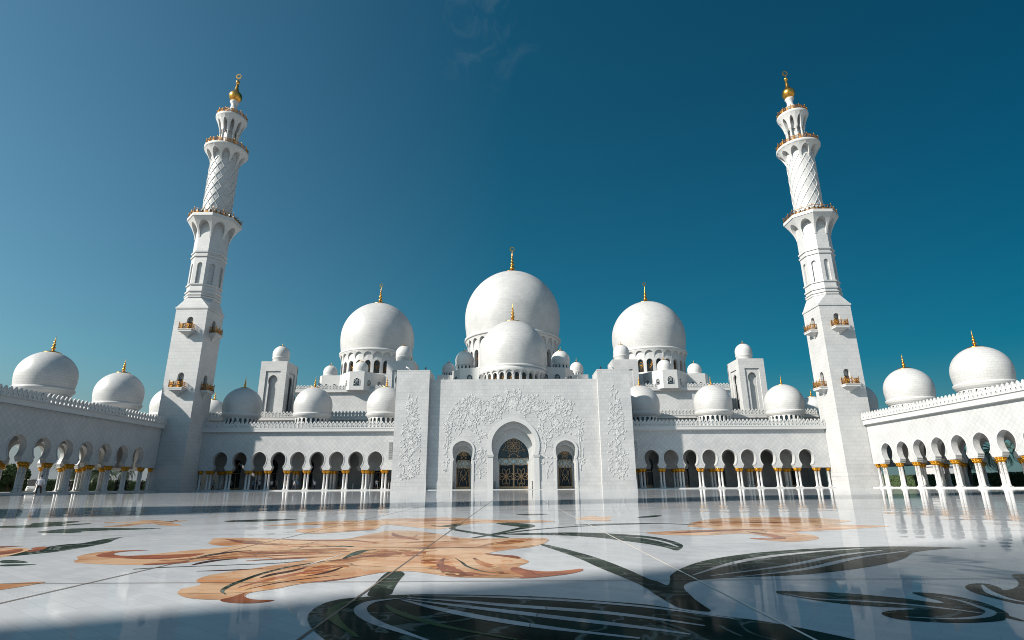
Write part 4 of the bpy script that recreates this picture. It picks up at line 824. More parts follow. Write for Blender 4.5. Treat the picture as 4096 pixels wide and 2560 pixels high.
# keyhole towers
def tower(x0,x1,y0,y1,zt,zb,label,front,sides):
    t=thing('keyhole_tower',label,'tower',group='square towers with keyhole niches'); W_=x1-x0; D_=y1-y0
    t.name='keyhole_tower'
    def face(tfx,wd,vis=True):
        m_=MB(); c=wd/2
        fr=[(c-wd*.28,zb+5.3),(c+wd*.28,zb+5.3),(c+wd*.28,zt-2.05),(c-wd*.28,zt-2.05)]
        m_.plate([(0,zb),(wd,zb),(wd,zt),(0,zt)],[fr],tfx,0,.35); 
        kh=keyhole(wd*.175,zb+6.1,zt-4.95,zt-4.1,zt-2.9,base=wd*.145,nw=wd*.135); kh=[(wd*.145,zb+6.1)]+[q for q in kh if q[1]>zt-5.6]
        o=MB(); o.plate(fr,[full(kh,c)],tfx,.22,.5)
        i_=MB(); i_.plate([(c-wd*.3,zb+5.2),(c+wd*.3,zb+5.2),(c+wd*.3,zt-2),(c-wd*.3,zt-2)],[],tfx,.85,.95)
        m_.build('wall',MT,t); n_=o.build('niche_frame',MD,t); i_.build('niche',MW,n_)
    face(lambda u,v,d:(x0+u,y0+d,v),W_)
    face(lambda u,v,d:(x1-d,y0+.36+u,v),D_-.4)
    face(lambda u,v,d:(x0+d,y0+.36+u,v),D_-.4)
    b=MB(); b.box(x0+1.0,x1-1.0,y0+1.0,y1-.3,zb,zt-.01); b.box(x0+.02,x1-.02,y0+.02,y1,zt-.0,zt+.08); b.box(x0,x1,y1-.29,y1+.1,zb,zt-.01); b.build('core',MT,t)
    return t
tower(-54.28,-48.67,117.4,123.6,26.56,9,'tall square white tower with keyhole niches left of the left big dome',1,1)
tower(48.36,53.87,117.4,123.6,26.61,9,'tall square white tower with keyhole niches right of the right big dome',1,1)
tower(-27.24,-21.37,117.4,123.6,26.56,9,'square white tower mostly hidden behind the left portal pylon',1,1)
tower(21.32,26.78,117.4,123.6,26.56,9,'square white tower mostly hidden behind the right portal pylon',1,1)
# ---------------- minarets ----------------
def ngon(n,a,ph=0): r=a/math.cos(math.pi/n); return [(r*math.cos(ph+math.pi/n+2*math.pi*i/n),r*math.sin(ph+math.pi/n+2*math.pi*i/n)) for i in range(n)]
def railing(name,parent,pts,closed,h,posts_every,lamps=False,star=True):
    m_=MB(); n=len(pts); segs=n if closed else n-1
    for i in range(segs):
        a=Vector(pts[i]); b=Vector(pts[(i+1)%n]); Ln=(b-a).length; k=max(1,round(Ln/posts_every))
        for j in range(k):
            p=a.lerp(b,j/k); q=a.lerp(b,(j+1)/k)
            m_.tube([p,p+Vector((0,0,h*1.12)),p+Vector((0,0,h*1.2)),p+Vector((0,0,h*1.28))],[.055,.055,.08,.02],n=5)
            for z in (.08,.30,.92): m_.tube([p+Vector((0,0,h*z)),q+Vector((0,0,h*z))],.05,n=4)
            for z in (.17,.24,.36,.44,.5,.57,.64,.7,.77,.84,.88)[(0 if star else 0):(11 if star else 2)]: m_.tube([p+Vector((0,0,h*z)),q+Vector((0,0,h*z))],.014,n=3)
            c=p.lerp(q,.5)+Vector((0,0,h*.6)); d=(q-p).normalized(); 
            if star:
                for s_ in range(5):
                    t_=s_*math.pi*2/5+math.pi/2; m_.tube([c,c+d*(.26*h*math.cos(t_))+Vector((0,0,.26*h*math.sin(t_)))],[.10,.02],n=4)
                for s_ in (.18,.82): m_.tube([p.lerp(q,s_)+Vector((0,0,h*.3)),p.lerp(q,s_)+Vector((0,0,h*.92))],.025,n=4)
            else:
                m_.tube([p.lerp(q,.33)+Vector((0,0,h*.3)),p.lerp(q,.33)+Vector((0,0,h*.92))],.02,n=4); m_.tube([p.lerp(q,.66)+Vector((0,0,h*.3)),p.lerp(q,.66)+Vector((0,0,h*.92))],.02,n=4)
    return m_.build(name,GOLDR,parent)
def minaret(X,Y,label,faces=(0,1)):
    t=thing('minaret',label,'minaret',(X,Y,0),0,'minarets at the courtyard corners')
    A=2.82; m_=MB()
    holes=lambda: [full(archtop(.55,17.15,19.85)),full(archtop(.55,27.55,30.0))]
    fs=[(lambda u,v,d:(u,-A+d,v)),(lambda u,v,d:(u,A-d,v)),(lambda u,v,d:(-A+d,u,v)),(lambda u,v,d:(A-d,u,v))]
    for k,f in enumerate(fs):
        w_=A if k<2 else A-.5
        m_.plate([(-w_,0),(w_,0),(w_,31.5),(-w_,31.5)],holes(),f,0,.5)
    m_.box(-A+.7,A-.7,-A+.7,A-.7,.1,31.4); 
    m_.build('shaft',MT,t)
    m_=MB(); m_.prism(ngon(4,A+.05),0,1.9); m_.prism(ngon(4,A+.09),1.9,2.1); m_.build('plinth',MT,t)
    # stepped transition to the octagon
    B=2.68; m_=MB(); m_.prism(ngon(4,A+.12),31.5,31.85)
    o8=ngon(8,B); s4=[(-A-.02,-A-.02),(A+.02,-A-.02),(A+.02,A+.02),(-A-.02,A+.02)]
    # order octagon corners per side
    oc=sorted(o8,key=lambda p:math.atan2(p[1],p[0])); zt=33.75; zb=31.85; hh=B*math.tan(math.pi/8)
    S=lambda i:(s4[i][0],s4[i][1],zb)
    q=[((-hh,-B),(hh,-B)),((B,-hh),(B,hh)),((hh,B),(-hh,B)),((-B,hh),(-B,-hh))]
    for i in range(4):
        a,b=q[i]; m_.add([S(i),S((i+1)%4),(b[0],b[1],zt),(a[0],a[1],zt)],[(0,1,2,3)])
        c=q[(i+1)%4][0]; m_.add([S((i+1)%4),(c[0],c[1],zt),(b[0],b[1],zt)],[(0,1,2)])
    m_.build('transition',MT,t)
    m_=MB(); m_.prism(ngon(8,B),33.7,36.4); m_.prism(ngon(8,B-.32),36.4,41.6); m_.prism(ngon(8,B),41.6,49.3)
    ringwall(m_,8,lambda z:B,36.4,41.6,lambda z:.45*(1-max(0,(z-40.1)/.5)**2)**.5 if z<40.6 else 0,40.6,B-.3,rnd_=False,rows=10)
    m_.build('upper_shaft',MT,t)
    for z,h,p in ((33.72,.30,.12),(34.15,.16,.20),(34.85,.25,.17),(36.15,.22,.17),(41.75,.25,.17),(42.6,.25,.17)): m_=MB(); m_.prism(ngon(8,B+p),z,z+h,ngon(8,B+p+.04)); m_.build('band',MP,t)
    m_=MB(); za,zb_=45.7,49.3; zc=48.75
    def ao(z): q_=(z-za)/(zb_-za); return B+.06+1.55*q_**1.55
    def wo(z): q_=(z-za)/(zc-za); return (.86+.25*q_) if q_<.5 else 1.0*(1-((q_-.5)/.5)**2.1)**.5+.0
    ringwall(m_,8,ao,za,zb_,wo,zc,B-.02,rnd_=False,rows=14)
    m_.prism(ngon(8,4.30),49.3,49.38); m_.prism(ngon(8,4.42),49.38,49.95); m_.build('gallery',MP,t)
    rp=[(x,y,49.95) for x,y in ngon(8,4.3)]; railing('railing',t,rp,True,.95,1.75,star=False)
    for i in range(8):
        a=Vector(rp[i]); b=Vector(rp[(i+1)%8])
        for j in (.14,.36,.62,.86):
            p=a.lerp(b,j)*.955; m_=MB(); m_.box(-.04,.04,-.04,.04,49.95,50.18); m_.prism([(-.13,-.17),(.13,-.17),(.17,.17),(-.17,.17)],50.18,50.62); f_=m_.build('floodlight',BLK,t,loc=(p.x,p.y,0)); f_.rotation_euler=(0,0,math.atan2(p.y,p.x)+math.pi/2)
    # cylinder wrapped in a diamond net of ribs
    m_=MB(); rc=2.52; m_.lathe([(rc,49.9),(rc,65.0)],n=56); m_.build('lattice_shaft',MW,t)
    m_=MB()
    for k in range(12):
        for sg in (-1,1):
            m_.tube([((rc+.03)*math.cos(2*math.pi*k/12+sg*i*.085),(rc+.03)*math.sin(2*math.pi*k/12+sg*i*.085),50+i*.36) for i in range(38)],.078,n=5)
    m_.build('rib_net',MP,t)
    m_=MB(); za,zb_=62.3,65.2; zc=64.75
    ringwall(m_,10,lambda z:rc+.06+1.35*((z-62.3)/2.9)**1.5,62.3,65.2,lambda z:(lambda q_:(.62+.15*q_) if q_<.5 else .72*(1-((q_-.5)/.5)**2.1)**.5)((z-62.3)/2.45),64.75,rc-.05,rows=12,ph=.2)
    m_.lathe([(3.92,65.2),(4.02,65.3),(4.05,65.7),(4.0,65.75),(.5,65.75)],n=56); m_.build('gallery',MP,t)
    railing('railing',t,[(3.9*math.cos(i*math.pi/8),3.9*math.sin(i*math.pi/8),65.75) for i in range(16)],True,.95,1.5)
    m_=MB(); m_.lathe([(1.05,65.7),(1.05,70.6)],n=24); m_.build('core',MW,t)
    m_=MB(); m_.lathe([(.30,65.75),(.30,66.0),(.19,66.1),(.18,69.7),(.30,69.85),(.30,70.2)],c=(1.62,0,0),n=10); p=m_.build('column',MP,t)
    for k in range(1,10): inst(p,t,(0,0,0),2*math.pi*k/10)
    m_=MB()
    ringwall(m_,10,lambda z:1.92+.95*((z-69.9)/2.9)**1.5,69.9,72.8,lambda z:(lambda q_:.36 if q_<.5 else .36*(1-((q_-.5)/.5)**2.1)**.5)((z-69.9)/2.3),72.2,1.25,rows=12,ph=math.pi/10)
    m_.lathe([(1.2,69.9),(1.25,72.3)],n=24)
    m_.lathe([(2.85,72.8),(2.92,72.9),(2.95,73.3),(2.9,73.35),(.4,73.35)],n=48); m_.build('gallery',MP,t)
    railing('railing',t,[(2.82*math.cos(i*math.pi/6),2.82*math.sin(i*math.pi/6),73.35) for i in range(12)],True,.9,1.5)
    m_=MB(); m_.lathe([(.62,73.3),(.62,74.6),(.80,75.2),(.93,75.55),(.86,75.7),(.62,76.1),(.60,76.8),(.72,77.2),(.90,77.5),(.84,77.65),(.5,77.8)],n=28); m_.build('neck',MP,t)
    m_=MB(); prof=[(.55,77.7)]+[(1.27*math.cos(R_(a)),78.95+1.27*math.sin(R_(a))) for a in range(-65,56,10)]+[(.42,80.5),(.30,81.0),(.24,81.9),(.14,82.05),(.16,82.15)]+[(.40*math.cos(R_(a)),82.55+.40*math.sin(R_(a))) for a in range(-60,61,20)]+[(.12,83.0),(.05,83.5)]
    m_.lathe(prof,n=32); f=m_.build('finial',GOLD,t)
    o=[(.58*math.cos(i*math.pi/14),84.05+.58*math.sin(i*math.pi/14)) for i in range(28)]; h_=[(.05+.40*math.cos(i*math.pi/12),84.10+.40*math.sin(i*math.pi/12)) for i in range(24)]
    m_=MB(); m_.plate(o,[h_],TF_front(0,0),-.06,.06); m_.build('crescent',GOLD,f)
    # gold balconies on brackets, two per side
    for zz in (17.0,27.4):
        for k in faces:
            m_=MB(); m_.box(-1.22,1.22,-1.25,0,zz-.38,zz); m_.box(-1.28,1.28,-1.31,0,zz-.10,zz+.03)
            prof=[(1.15,1.18,-.38),(.75,.75,-.62),(.35,.35,-.95),(.10,.10,-1.35)]
            for (a,b,c),(d,e,f_) in zip(prof,prof[1:]):
                m_.add([(-a,0,zz+c),(a,0,zz+c),(a,-b,zz+c),(-a,-b,zz+c),(-d,0,zz+f_),(d,0,zz+f_),(d,-e,zz+f_),(-d,-e,zz+f_)],[(3,2,6,7),(2,1,5,6),(0,3,7,4),(4,7,6,5)])
            b=m_.build('balcony',MP,t,loc=(2.82*math.sin(k*math.pi/2),-2.82*math.cos(k*math.pi/2),0)); b.rotation_euler=(0,0,k*math.pi/2)
            railing('railing',b,[(-1.15,-.02,zz+.03),(-1.15,-1.15,zz+.03),(1.15,-1.15,zz+.03),(1.15,-.02,zz+.03)],False,1.05,1.15)
            d_=MB(); d_.box(-.5,.5,.42,.49,zz+.15,zz+1.75); d_.box(-.42,.42,.40,.425,zz+.25,zz+1.65); d_.build('door',WOOD,b)
    return t
minaret(-57.85,98.15,'left minaret, its lower part and right side in shade, gold balconies and crescent finial')
minaret(57.85,98.15,'right minaret, brightly sunlit on its left faces, gold balconies and crescent finial',(0,3))
tt=minaret(-57.85,-6.0,'matching minaret outside the frame at the rear left, its shadow crossing the floor')
# rear portal outside the frame: shades the near floor
t=thing('rear_portal','rear entrance building outside the frame behind the camera, shading the near floor','building')
w=MB(); w.box(-21.2,-6.5,-14,-6.15,0,20); w.box(-60,60,-26,-14,0,9.0); w.build('wall',MW,t)
# ---------------- loudspeakers ----------------
for sg,l in ((-1,'column loudspeaker array hanging in shade at the left pylon of the portal'),(1,'pale column loudspeaker array hanging beside the right pylon of the portal')):
    x=-20.95 if sg<0 else 20.72; t=thing('loudspeaker',l,'loudspeaker',(x,96.9,0),0,'speaker arrays flanking the portal')
    m_=MB()
    for i in range(10): z=5.0+i*.29; m_.box(-.33,.33,-.25,.3,z,z+.26)
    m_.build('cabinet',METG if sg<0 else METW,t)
    m_=MB(); 
    for i in range(10): z=5.0+i*.29; m_.box(-.27,.27,-.28,-.251,z+.04,z+.11); m_.box(-.27,.27,-.28,-.251,z+.15,z+.22)
    m_.build('louvre',METG,t)
    m_=MB(); m_.box(-.42 if sg>0 else .34,.34 if sg<0 else -.34,-.05,.05,4.9,8.05) if False else m_.box(*((.34,.40) if sg<0 else (-.40,-.34)),-.1,.1,4.95,8.05); m_.box(-.42,.62 if sg<0 else .42,-.1,.1,8.06,8.16); m_.build('bracket',METW,t)
# small roof lamps on the portal top
k=0
for x,y,z,l in ((-15.4,95.7,20.02,'small black floodlight on the left pylon roof edge'),(15.2,95.7,20.02,'small black floodlight on the right pylon roof edge')):
    t=thing('floodlight',l,'floodlight',(x,y,z)); m_=MB(); m_.box(-.06,.06,-.06,.06,0,.2); m_.box(-.14,.14,-.1,.1,.2,.42); m_.lathe([(.10,0),(.13,.12)],c=(0,0,.42),n=8); m_.build('lamp_head',BLK,t)
for i,x in enumerate((-18.2,17.3)):
    t=thing('roof_pipe','white slanted pipe lying on the top of the %s pylon'%('left' if i==0 else 'right'),'pipe',(x,95.6,20.1)); m_=MB(); m_.tube([(-.6,0,.55),(.25,0,.05)],.11,n=8); m_.box(-.05,.05,-.05,.05,-.08,.25); m_.build('pipe',METW,t)
for i in range(6):
    x=(-12.3,-11.4,-10.6,9.2,11.3,12.8)[i]
    t=thing('roof_light','small round light on the parapet above the portal, %s'%('first from the left pylon','second from the left pylon','third from the left pylon','third from the right pylon','second from the right pylon','first from the right pylon')[i],'light',(x,96.5,18.5),0,'small lights on the portal parapet')
    m_=MB(); m_.lathe([(.05,0),(.05,.12)],n=6); m_.lathe([(.02,.1),(.13,.14),(.15,.24),(.08,.33),(.001,.35)],n=8); m_.build('globe',METG,t)
# black barriers beside the main door
for i,(x,l) in enumerate(((-3.25,'black bollard at the left side of the central door'),(2.99,'black bollard at the right side of the central door'),(-10.1,'dark bollard left of the left side door'),(10.0,'dark bollard right of the right side door'))):
    t=thing('bollard',l,'bollard',(x,96.9,.09)); m_=MB(); m_.lathe([(.12,0),(.12,.04),(.07,.06),(.07,1.15),(.09,1.2),(.07,1.28),(.001,1.3)],n=10); m_.build('post',BLK,t)
for i in range(6):
    x=(-29.6,-28.2,-26.4,-25.2,-23.9,-22.0)[i]
    t=thing('barrier_post','thin white barrier post in the left front arcade, number %s counted from the person with raised hands'%('one','two','three','four','five','six')[i],'post',(x,101.3,.15),0,'white barrier posts near the portal')
    t['label']='thin white barrier post inside the arcade left of the portal'
    m_=MB(); m_.lathe([(.16,0),(.16,.03),(.04,.05),(.04,1.02),(.055,1.06),(.001,1.1)],n=8); m_.build('pole',METW,t)
# ---------------- floor ----------------
fl=MB(); 
fl.add([(-58.7,-8.9,0),(58.7,-8.9,0),(58.7,99.25,0),(-58.7,99.25,0)],[(0,1,2,3)])
F_=fl.build('courtyard_floor',FLOORM); tag(F_,kind='structure')
LAY=[]
def layer(pts):
    x0=min(p[0] for p in pts); x1=max(p[0] for p in pts); y0=min(p[1] for p in pts); y1=max(p[1] for p in pts); k=0
    for (a,b,c,d,q) in LAY:
        if a<x1 and b>x0 and c<y1 and d>y0: k=max(k,q+1)
    LAY.append((x0,x1,y0,y1,k)); return .0008+.00018*k
def sheet(name,mt,pts):
    z=layer(pts); m_=MB(); tri=tessellate_polygon([[Vector((x,y,0)) for x,y in pts]]); 
    vs=[(x,y,z) for x,y in pts]; fs=[]
    for a,b,c in tri:
        ar=(pts[b][0]-pts[a][0])*(pts[c][1]-pts[a][1])-(pts[c][0]-pts[a][0])*(pts[b][1]-pts[a][1])
        fs.append((a,b,c) if ar>0 else (a,c,b))
    m_.add(vs,fs); return m_.build(name,mt,F_)
def smooth(pts,closed=True,it=1):
    for _ in range(it):
        n=len(pts); out=[]
        for i in range(n if closed else n-1):
            a=pts[i]; b=pts[(i+1)%n]; out+=[(a[0]*.78+b[0]*.22,a[1]*.78+b[1]*.22),(a[0]*.22+b[0]*.78,a[1]*.22+b[1]*.78)]
        pts=out if closed else [pts[0]]+out[1:-1]+[pts[-1]]
    return pts
for n_,m_n,p in POLYS: sheet(n_,INL[m_n],smooth(p,True,2))
def stroke(name,mt,pts,w,taper=True):
    pts=smooth(pts,False,2); n=len(pts); Lf=[];Rt=[]
    for i in range(n):
        a=pts[max(0,i-1)]; b=pts[min(n-1,i+1)]; dx,dy=b[0]-a[0],b[1]-a[1]; l=math.hypot(dx,dy) or 1; ww=w*.5*(max(.12,math.sin(math.pi*(i+.3)/n)**.6) if taper else 1)
        Lf.append((pts[i][0]-dy/l*ww,pts[i][1]+dx/l*ww)); Rt.append((pts[i][0]+dy/l*ww,pts[i][1]-dx/l*ww))
    z=layer(pts); m_=MB(); vs=[(x,y,z) for x,y in Lf]+[(x,y,z) for x,y in Rt]; m_.add(vs,[(n+i,n+i+1,i+1,i) for i in range(n-1)]); return m_.build(name,mt,F_)
for n_,m_n,p,w_ in STROKES: stroke(n_,INL[m_n],p,w_*(2.4 if n_=='vein_inlay' else 1),n_!='stem_inlay')
# straight expansion joints of the paving
for x in (-31,-24,-17.2,-10.3,-3.14,-1.16,1.0,8.2,15.3,22.4,30): stroke('floor_joint',JOINTL if x in(1.0,8.2,15.3) else JOINT,[(x,-3),(x,30),(x,98)],.015,False)
for y in (4.12,8.1,15.2,29,45,62,80): stroke('floor_joint',JOINT,[(-55,y),(0,y),(55,y)],(.011 if y<10 else .03),False)
# thin radiating joint lines of the floral pattern
stroke('floor_joint',JOINT,[(-3.14,3.3),(-1.9,10),(.0,26)],.02,False) if False else None
g=MB(); g.add([(-2500,-2500,-.03),(2500,-2500,-.03),(2500,2500,-.03),(-2500,2500,-.03)],[(0,1,2,3)]); tag(g.build('ground',SAND),kind='structure')
# ---------------- greenery and vehicles outside the side arcades ----------------
def palm(x,y,h,label,seed,crown=3.6,droop=1.0):
    r=random.Random(seed); t=thing('palm_tree',label,'palm',(x,y,0),r.uniform(0,6),'palms beyond the side arcades')
    m_=MB(); prof=[]
    for i in range(24): zz=h*i/23; prof.append((.26-.08*i/23+.03*(i%2),zz))
    m_.lathe(prof,n=10,smooth=False); m_.build('trunk',BARK,t)
    m_=MB()
    for k in range(46):
        a=r.uniform(0,6.283); el=r.uniform(-.7,1.35); Lf=crown*r.uniform(.75,1.1); pts=[]; p=Vector((0,0,h)); e=el
        for i in range(10):
            pts.append(p.copy()); p=p+Vector((math.cos(a)*math.cos(e),math.sin(a)*math.cos(e),math.sin(e)))*(Lf/9); e-=droop*(.13+.035*i)
        m_.tube(pts,[.035*(1-i/12) for i in range(10)],n=3)
        for i in range(1,10):
            for j in (0,.25,.5,.75):
                if i==9 and j>0: continue
                q=pts[i].lerp(pts[min(i+1,9)],j); d=(pts[i]-pts[i-1]).normalized(); sd_=d.cross(Vector((0,0,1))); sd_=sd_.normalized() if sd_.length>.01 else Vector((1,0,0))
                ll=.62*crown/3.6*math.sin(math.pi*(i+j)/10.5+.25)+.1
                for s_ in (-1,1):
                    tip=q+sd_*s_*ll*.75+d*ll*.55+Vector((0,0,-ll*.45+r.uniform(-.06,.06))); w_=d*.035
                    m_.add([q-w_,q+w_,tip],[(0,1,2)])
    m_.build('crown',LEAF,t); return t
for i,(x,y,h,l,cw,dr) in enumerate(((78.5,86.5,6.4,'big drooping palm seen through the rightmost arches of the right arcade',4.2,1.15),(79.5,94.5,5.6,'palm with drooping fronds behind the second arch from the right',4.0,1.1),(80.5,102,5.2,'palm behind the third and fourth arches from the right edge',3.6,1.0),(80,118.5,6.8,'palm behind the third arch from the right minaret',3.6,1.1),
    (-79.5,103.5,3.6,'low palm with pale fronds behind the white buggies at the left',3.6,1.0),(-80,112,3.2,'dark palm behind the middle arches of the left arcade',3.2,1.0),(-82,121,4.0,'palm farthest along, near the left minaret, seen between columns',3.2,1.0))):
    palm(x,y,h,l,i+3,cw,dr)
def leafy(name,label,cat,x0,x1,y0,y1,z0,z1,nf,seed,round_=False,trunk=False,group=None):
    r=random.Random(seed); cx,cy,cz=(x0+x1)/2,(y0+y1)/2,(z0+z1)/2; t=thing(name,label,cat,(cx,cy,0),0,group); m_=MB()
    for i in range(nf):
        if round_:
            while True:
                u,v,w_=r.uniform(-1,1),r.uniform(-1,1),r.uniform(-1,1)
                d=u*u+v*v+w_*w_
                if d<1 and d>.35+.25*math.sin(5*u+seed)*math.cos(4*w_): break
            p=Vector((u*(x1-x0)/2,v*(y1-y0)/2,cz+w_*(z1-z0)/2))
        else:
            p=Vector((r.uniform(x0,x1)-cx,r.uniform(y0,y1)-cy,r.uniform(z0,z1)))
            f=r.randrange(5)
            if f==0:p.z=z1+r.uniform(-.06,.08)
            elif f==1:p.y=y0-cy+r.uniform(-.08,.06)
            elif f==2:p.x=x0-cx+r.uniform(-.08,.06)
            elif f==3:p.x=x1-cx+r.uniform(-.06,.08)
        s_=r.uniform(.08,.2)*(1.5 if round_ else 1); a=Vector((r.uniform(-1,1),r.uniform(-1,1),r.uniform(-1,1))).normalized(); b=a.cross(Vector((r.uniform(-1,1),r.uniform(-1,1),r.uniform(-1,1)))).normalized()
        m_.add([p-a*s_,p-b*s_*.6,p+a*s_,p+b*s_*.6],[(0,1,2,3)])
    if not round_: m_.box(x0-cx+.12,x1-cx-.12,y0-cy+.12,y1-cy-.12,z0,z1-.12)
    m_.build('foliage',HEDGE,t)
    if trunk:
        m_=MB(); m_.tube([(0,0,0),(.1,0,cz*.5),(-.1,.1,cz)],[.28,.2,.12],n=8)
        for k in range(5): a=k*1.3; m_.tube([(0,0,cz*.6),(math.cos(a)*1.0,math.sin(a)*1.0,cz),(math.cos(a)*1.7,math.sin(a)*1.7,cz*1.25)],[.12,.08,.03],n=5)
        m_.build('trunk',BARK,t)
    return t
leafy('tree','dark round tree behind the leftmost full arch of the left arcade','tree',-87.2,-82,94,99.5,1.0,4.6,5200,3,True,True)
leafy('tree','round dark shrub-like tree farther along behind the left arcade columns','tree',-92,-88,119,124,.8,5.2,2600,9,True,True)
leafy('hedge','clipped dark hedge outside the left arcade, behind the white buggies','hedge',-86.5,-84.5,84,150,0,2.1,11000,5)
leafy('hedge','clipped green hedge outside the right arcade, under the palms','hedge',83,85,76,150,0,2.3,14000,6)
# outside lamp post
t=thing('lamp_post','tall thin lamp post with a crossbar seen through the second arch at the left','lamp post',(-86,99.5,0)); m_=MB(); m_.tube([(0,0,0),(0,0,7.7)],[.10,.06],n=8); m_.build('pole',METG,t)
m_=MB(); m_.box(-.9,.9,-.05,.05,7.62,7.74); m_.box(-1.0,-.55,-.12,.12,7.5,7.62); m_.box(.55,1.0,-.12,.12,7.5,7.62); m_.build('lamp_head',METG,t)
for i,(x,y,h,l,side) in enumerate(((79.0,83.4,1.9,'small white sign post between columns of the right arcade',1),(-82.4,97.0,2.3,'small sign post beside the white buggy',-1))):
    t=thing('sign_post',l,'sign',(x,y,0)); m_=MB(); m_.tube([(0,0,0),(0,0,h)],.05,n=6); m_.build('pole',METW,t); m_=MB(); m_.box(-.05,.05,-.4,.4,h-.28,h); m_.build('panel',METW,t)
# pale distant kiosk on the right
t=thing('kiosk','small pale arched kiosk far behind the third arch of the right arcade','kiosk',(92,128,0)); m_=MB(); m_.plate([(-2.2,0)]+full(archtop(.9,0,2.6))+[(2.2,0),(2.2,4.2),(-2.2,4.2)],[],lambda u,v,d:(d,u,v),0,.4); m_.box(.4,4,-2.2,-1.9,0,4.2); m_.box(.4,4,1.9,2.2,0,4.2); m_.build('wall',MP,t); m_=MB(); m_.box(-.3,4.2,-2.5,2.5,4.2,4.5); m_.lathe([(1.3,0),(1.35,.6),(1.1,1.3),(.5,1.8),(.01,2.0)],c=(2,0,4.5),n=20); m_.build('roof',MP,t)
# buggies
def buggy(x,y,rz,label,cab):
    t=thing('electric_buggy',label,'buggy',(x,y,0),rz,'passenger buggies outside the left arcade')
    m_=MB(); m_.prism([(-1.4,-.62),(1.3,-.62),(1.5,-.45),(1.5,.45),(1.3,.62),(-1.4,.62)],.28,.62); m_.prism([(.75,-.6),(1.3,-.6),(1.46,-.4),(1.46,.4),(1.3,.6),(.75,.6)],.62,1.0,[(.75,-.58),(1.1,-.55),(1.2,-.38),(1.2,.38),(1.1,.55),(.75,.58)]); m_.box(-1.4,-.9,-.6,.6,.62,.9); m_.build('body',METW if cab else BLK,t)
    m_=MB(); m_.prism([(-1.45,-.68),(1.0,-.68),(1.15,-.5),(1.15,.5),(1.0,.68),(-1.45,.68)],1.93,2.03); m_.build('roof',METW,t)
    m_=MB(); 
    for px,py in ((.98,.55),(.98,-.55),(-1.3,.55),(-1.3,-.55)): m_.tube([(px,py,.6),(px*.95,py,1.94)],.035,n=6)
    m_.build('roof_post',BLK,t)
    m_=MB(); m_.add([(1.16,-.52,1.02),(1.16,.52,1.02),(.98,.52,1.9),(.98,-.52,1.9),(1.13,-.52,1.02),(1.13,.52,1.02),(.95,.52,1.9),(.95,-.52,1.9)],[(0,1,2,3),(7,6,5,4),(0,4,5,1),(1,5,6,2),(2,6,7,3),(3,7,4,0)]); m_.build('windscreen',GLASS,t)
    for px in (-.5,.3):
        m_=MB(); m_.box(px-.28,px+.22,-.5,.5,.62,.84); m_.box(px-.34,px-.22,-.5,.5,.84,1.25); m_.build('seat',BLK,t)
    for px in (-.95,.98):
        for py in (-.6,.6):
            m_=MB(); m_.lathe([(.10,-.09),(.27,-.09),(.29,-.05),(.29,.05),(.27,.09),(.10,.09)],n=16,smooth=False); w_=m_.build('wheel',BLK,t,loc=(px,py,.29)); w_.rotation_euler=(R_(90),0,0); m_=MB(); m_.lathe([(.001,-.07),(.12,-.07),(.12,.07),(.001,.07)],n=10); sub(w_,m_,'rim',METW)
    for py in (-.4,.4): m_=MB(); m_.lathe([(.001,-.02),(.09,-.02),(.09,.02),(.001,.03)],n=10); h_=m_.build('headlight',METG,t,loc=(1.47,py,.78)); h_.rotation_euler=(0,R_(90),0)
    return t
b1=buggy(-80.0,96.3,R_(-55),'white electric buggy with a large windscreen seen through the second arch at the left',True); b1.scale=(1.15,1.15,1.0)
buggy(-79.0,102.6,R_(165),'dark open electric buggy with a white roof, right of the white buggy',False)
# ---------------- people ----------------
SK=mat('skin',(.36,.20,.13),.55); HR=mat('hair',(.012,.010,.010),.6)
def cloth(name,c): return noisy(name,c,tuple(v*.75 for v in c),9,.85)
CL=dict(white=cloth('white_cloth',(.48,.49,.52)),black=cloth('black_cloth',(.012,.012,.016)),navy=cloth('navy_cloth',(.015,.022,.045)),blue=cloth('blue_cloth',(.16,.28,.42)),grey=cloth('grey_cloth',(.16,.16,.17)),beige=cloth('beige_cloth',(.42,.36,.28)),brown=cloth('brown_cloth',(.08,.05,.035)),teal=cloth('teal_cloth',(.05,.14,.20)))
def skinmesh(name,verts,edges,radii,material,parent,root=0,sub_=1):
    me=bpy.data.meshes.new(name); me.from_pydata(verts,edges,[]); o=bpy.data.objects.new(name,me); COL.objects.link(o)
    sk=o.modifiers.new('s','SKIN'); sk.use_smooth_shade=True
    for i,r in enumerate(radii):
        d=me.skin_vertices[0].data[i]; d.radius=(r,r) if not isinstance(r,tuple) else r; d.use_root=(i==root)
    sb=o.modifiers.new('b','SUBSURF'); sb.levels=sub_; sb.render_levels=sub_
    dg=bpy.context.evaluated_depsgraph_get(); nm=bpy.data.meshes.new_from_object(o.evaluated_get(dg)); bpy.data.objects.remove(o)
    nm.name=name; nm.materials.clear(); nm.materials.append(material); nm.polygons.foreach_set('use_smooth',[True]*len(nm.polygons))
    q=bpy.data.objects.new(name,nm); COL.objects.link(q); q.parent=parent; return q
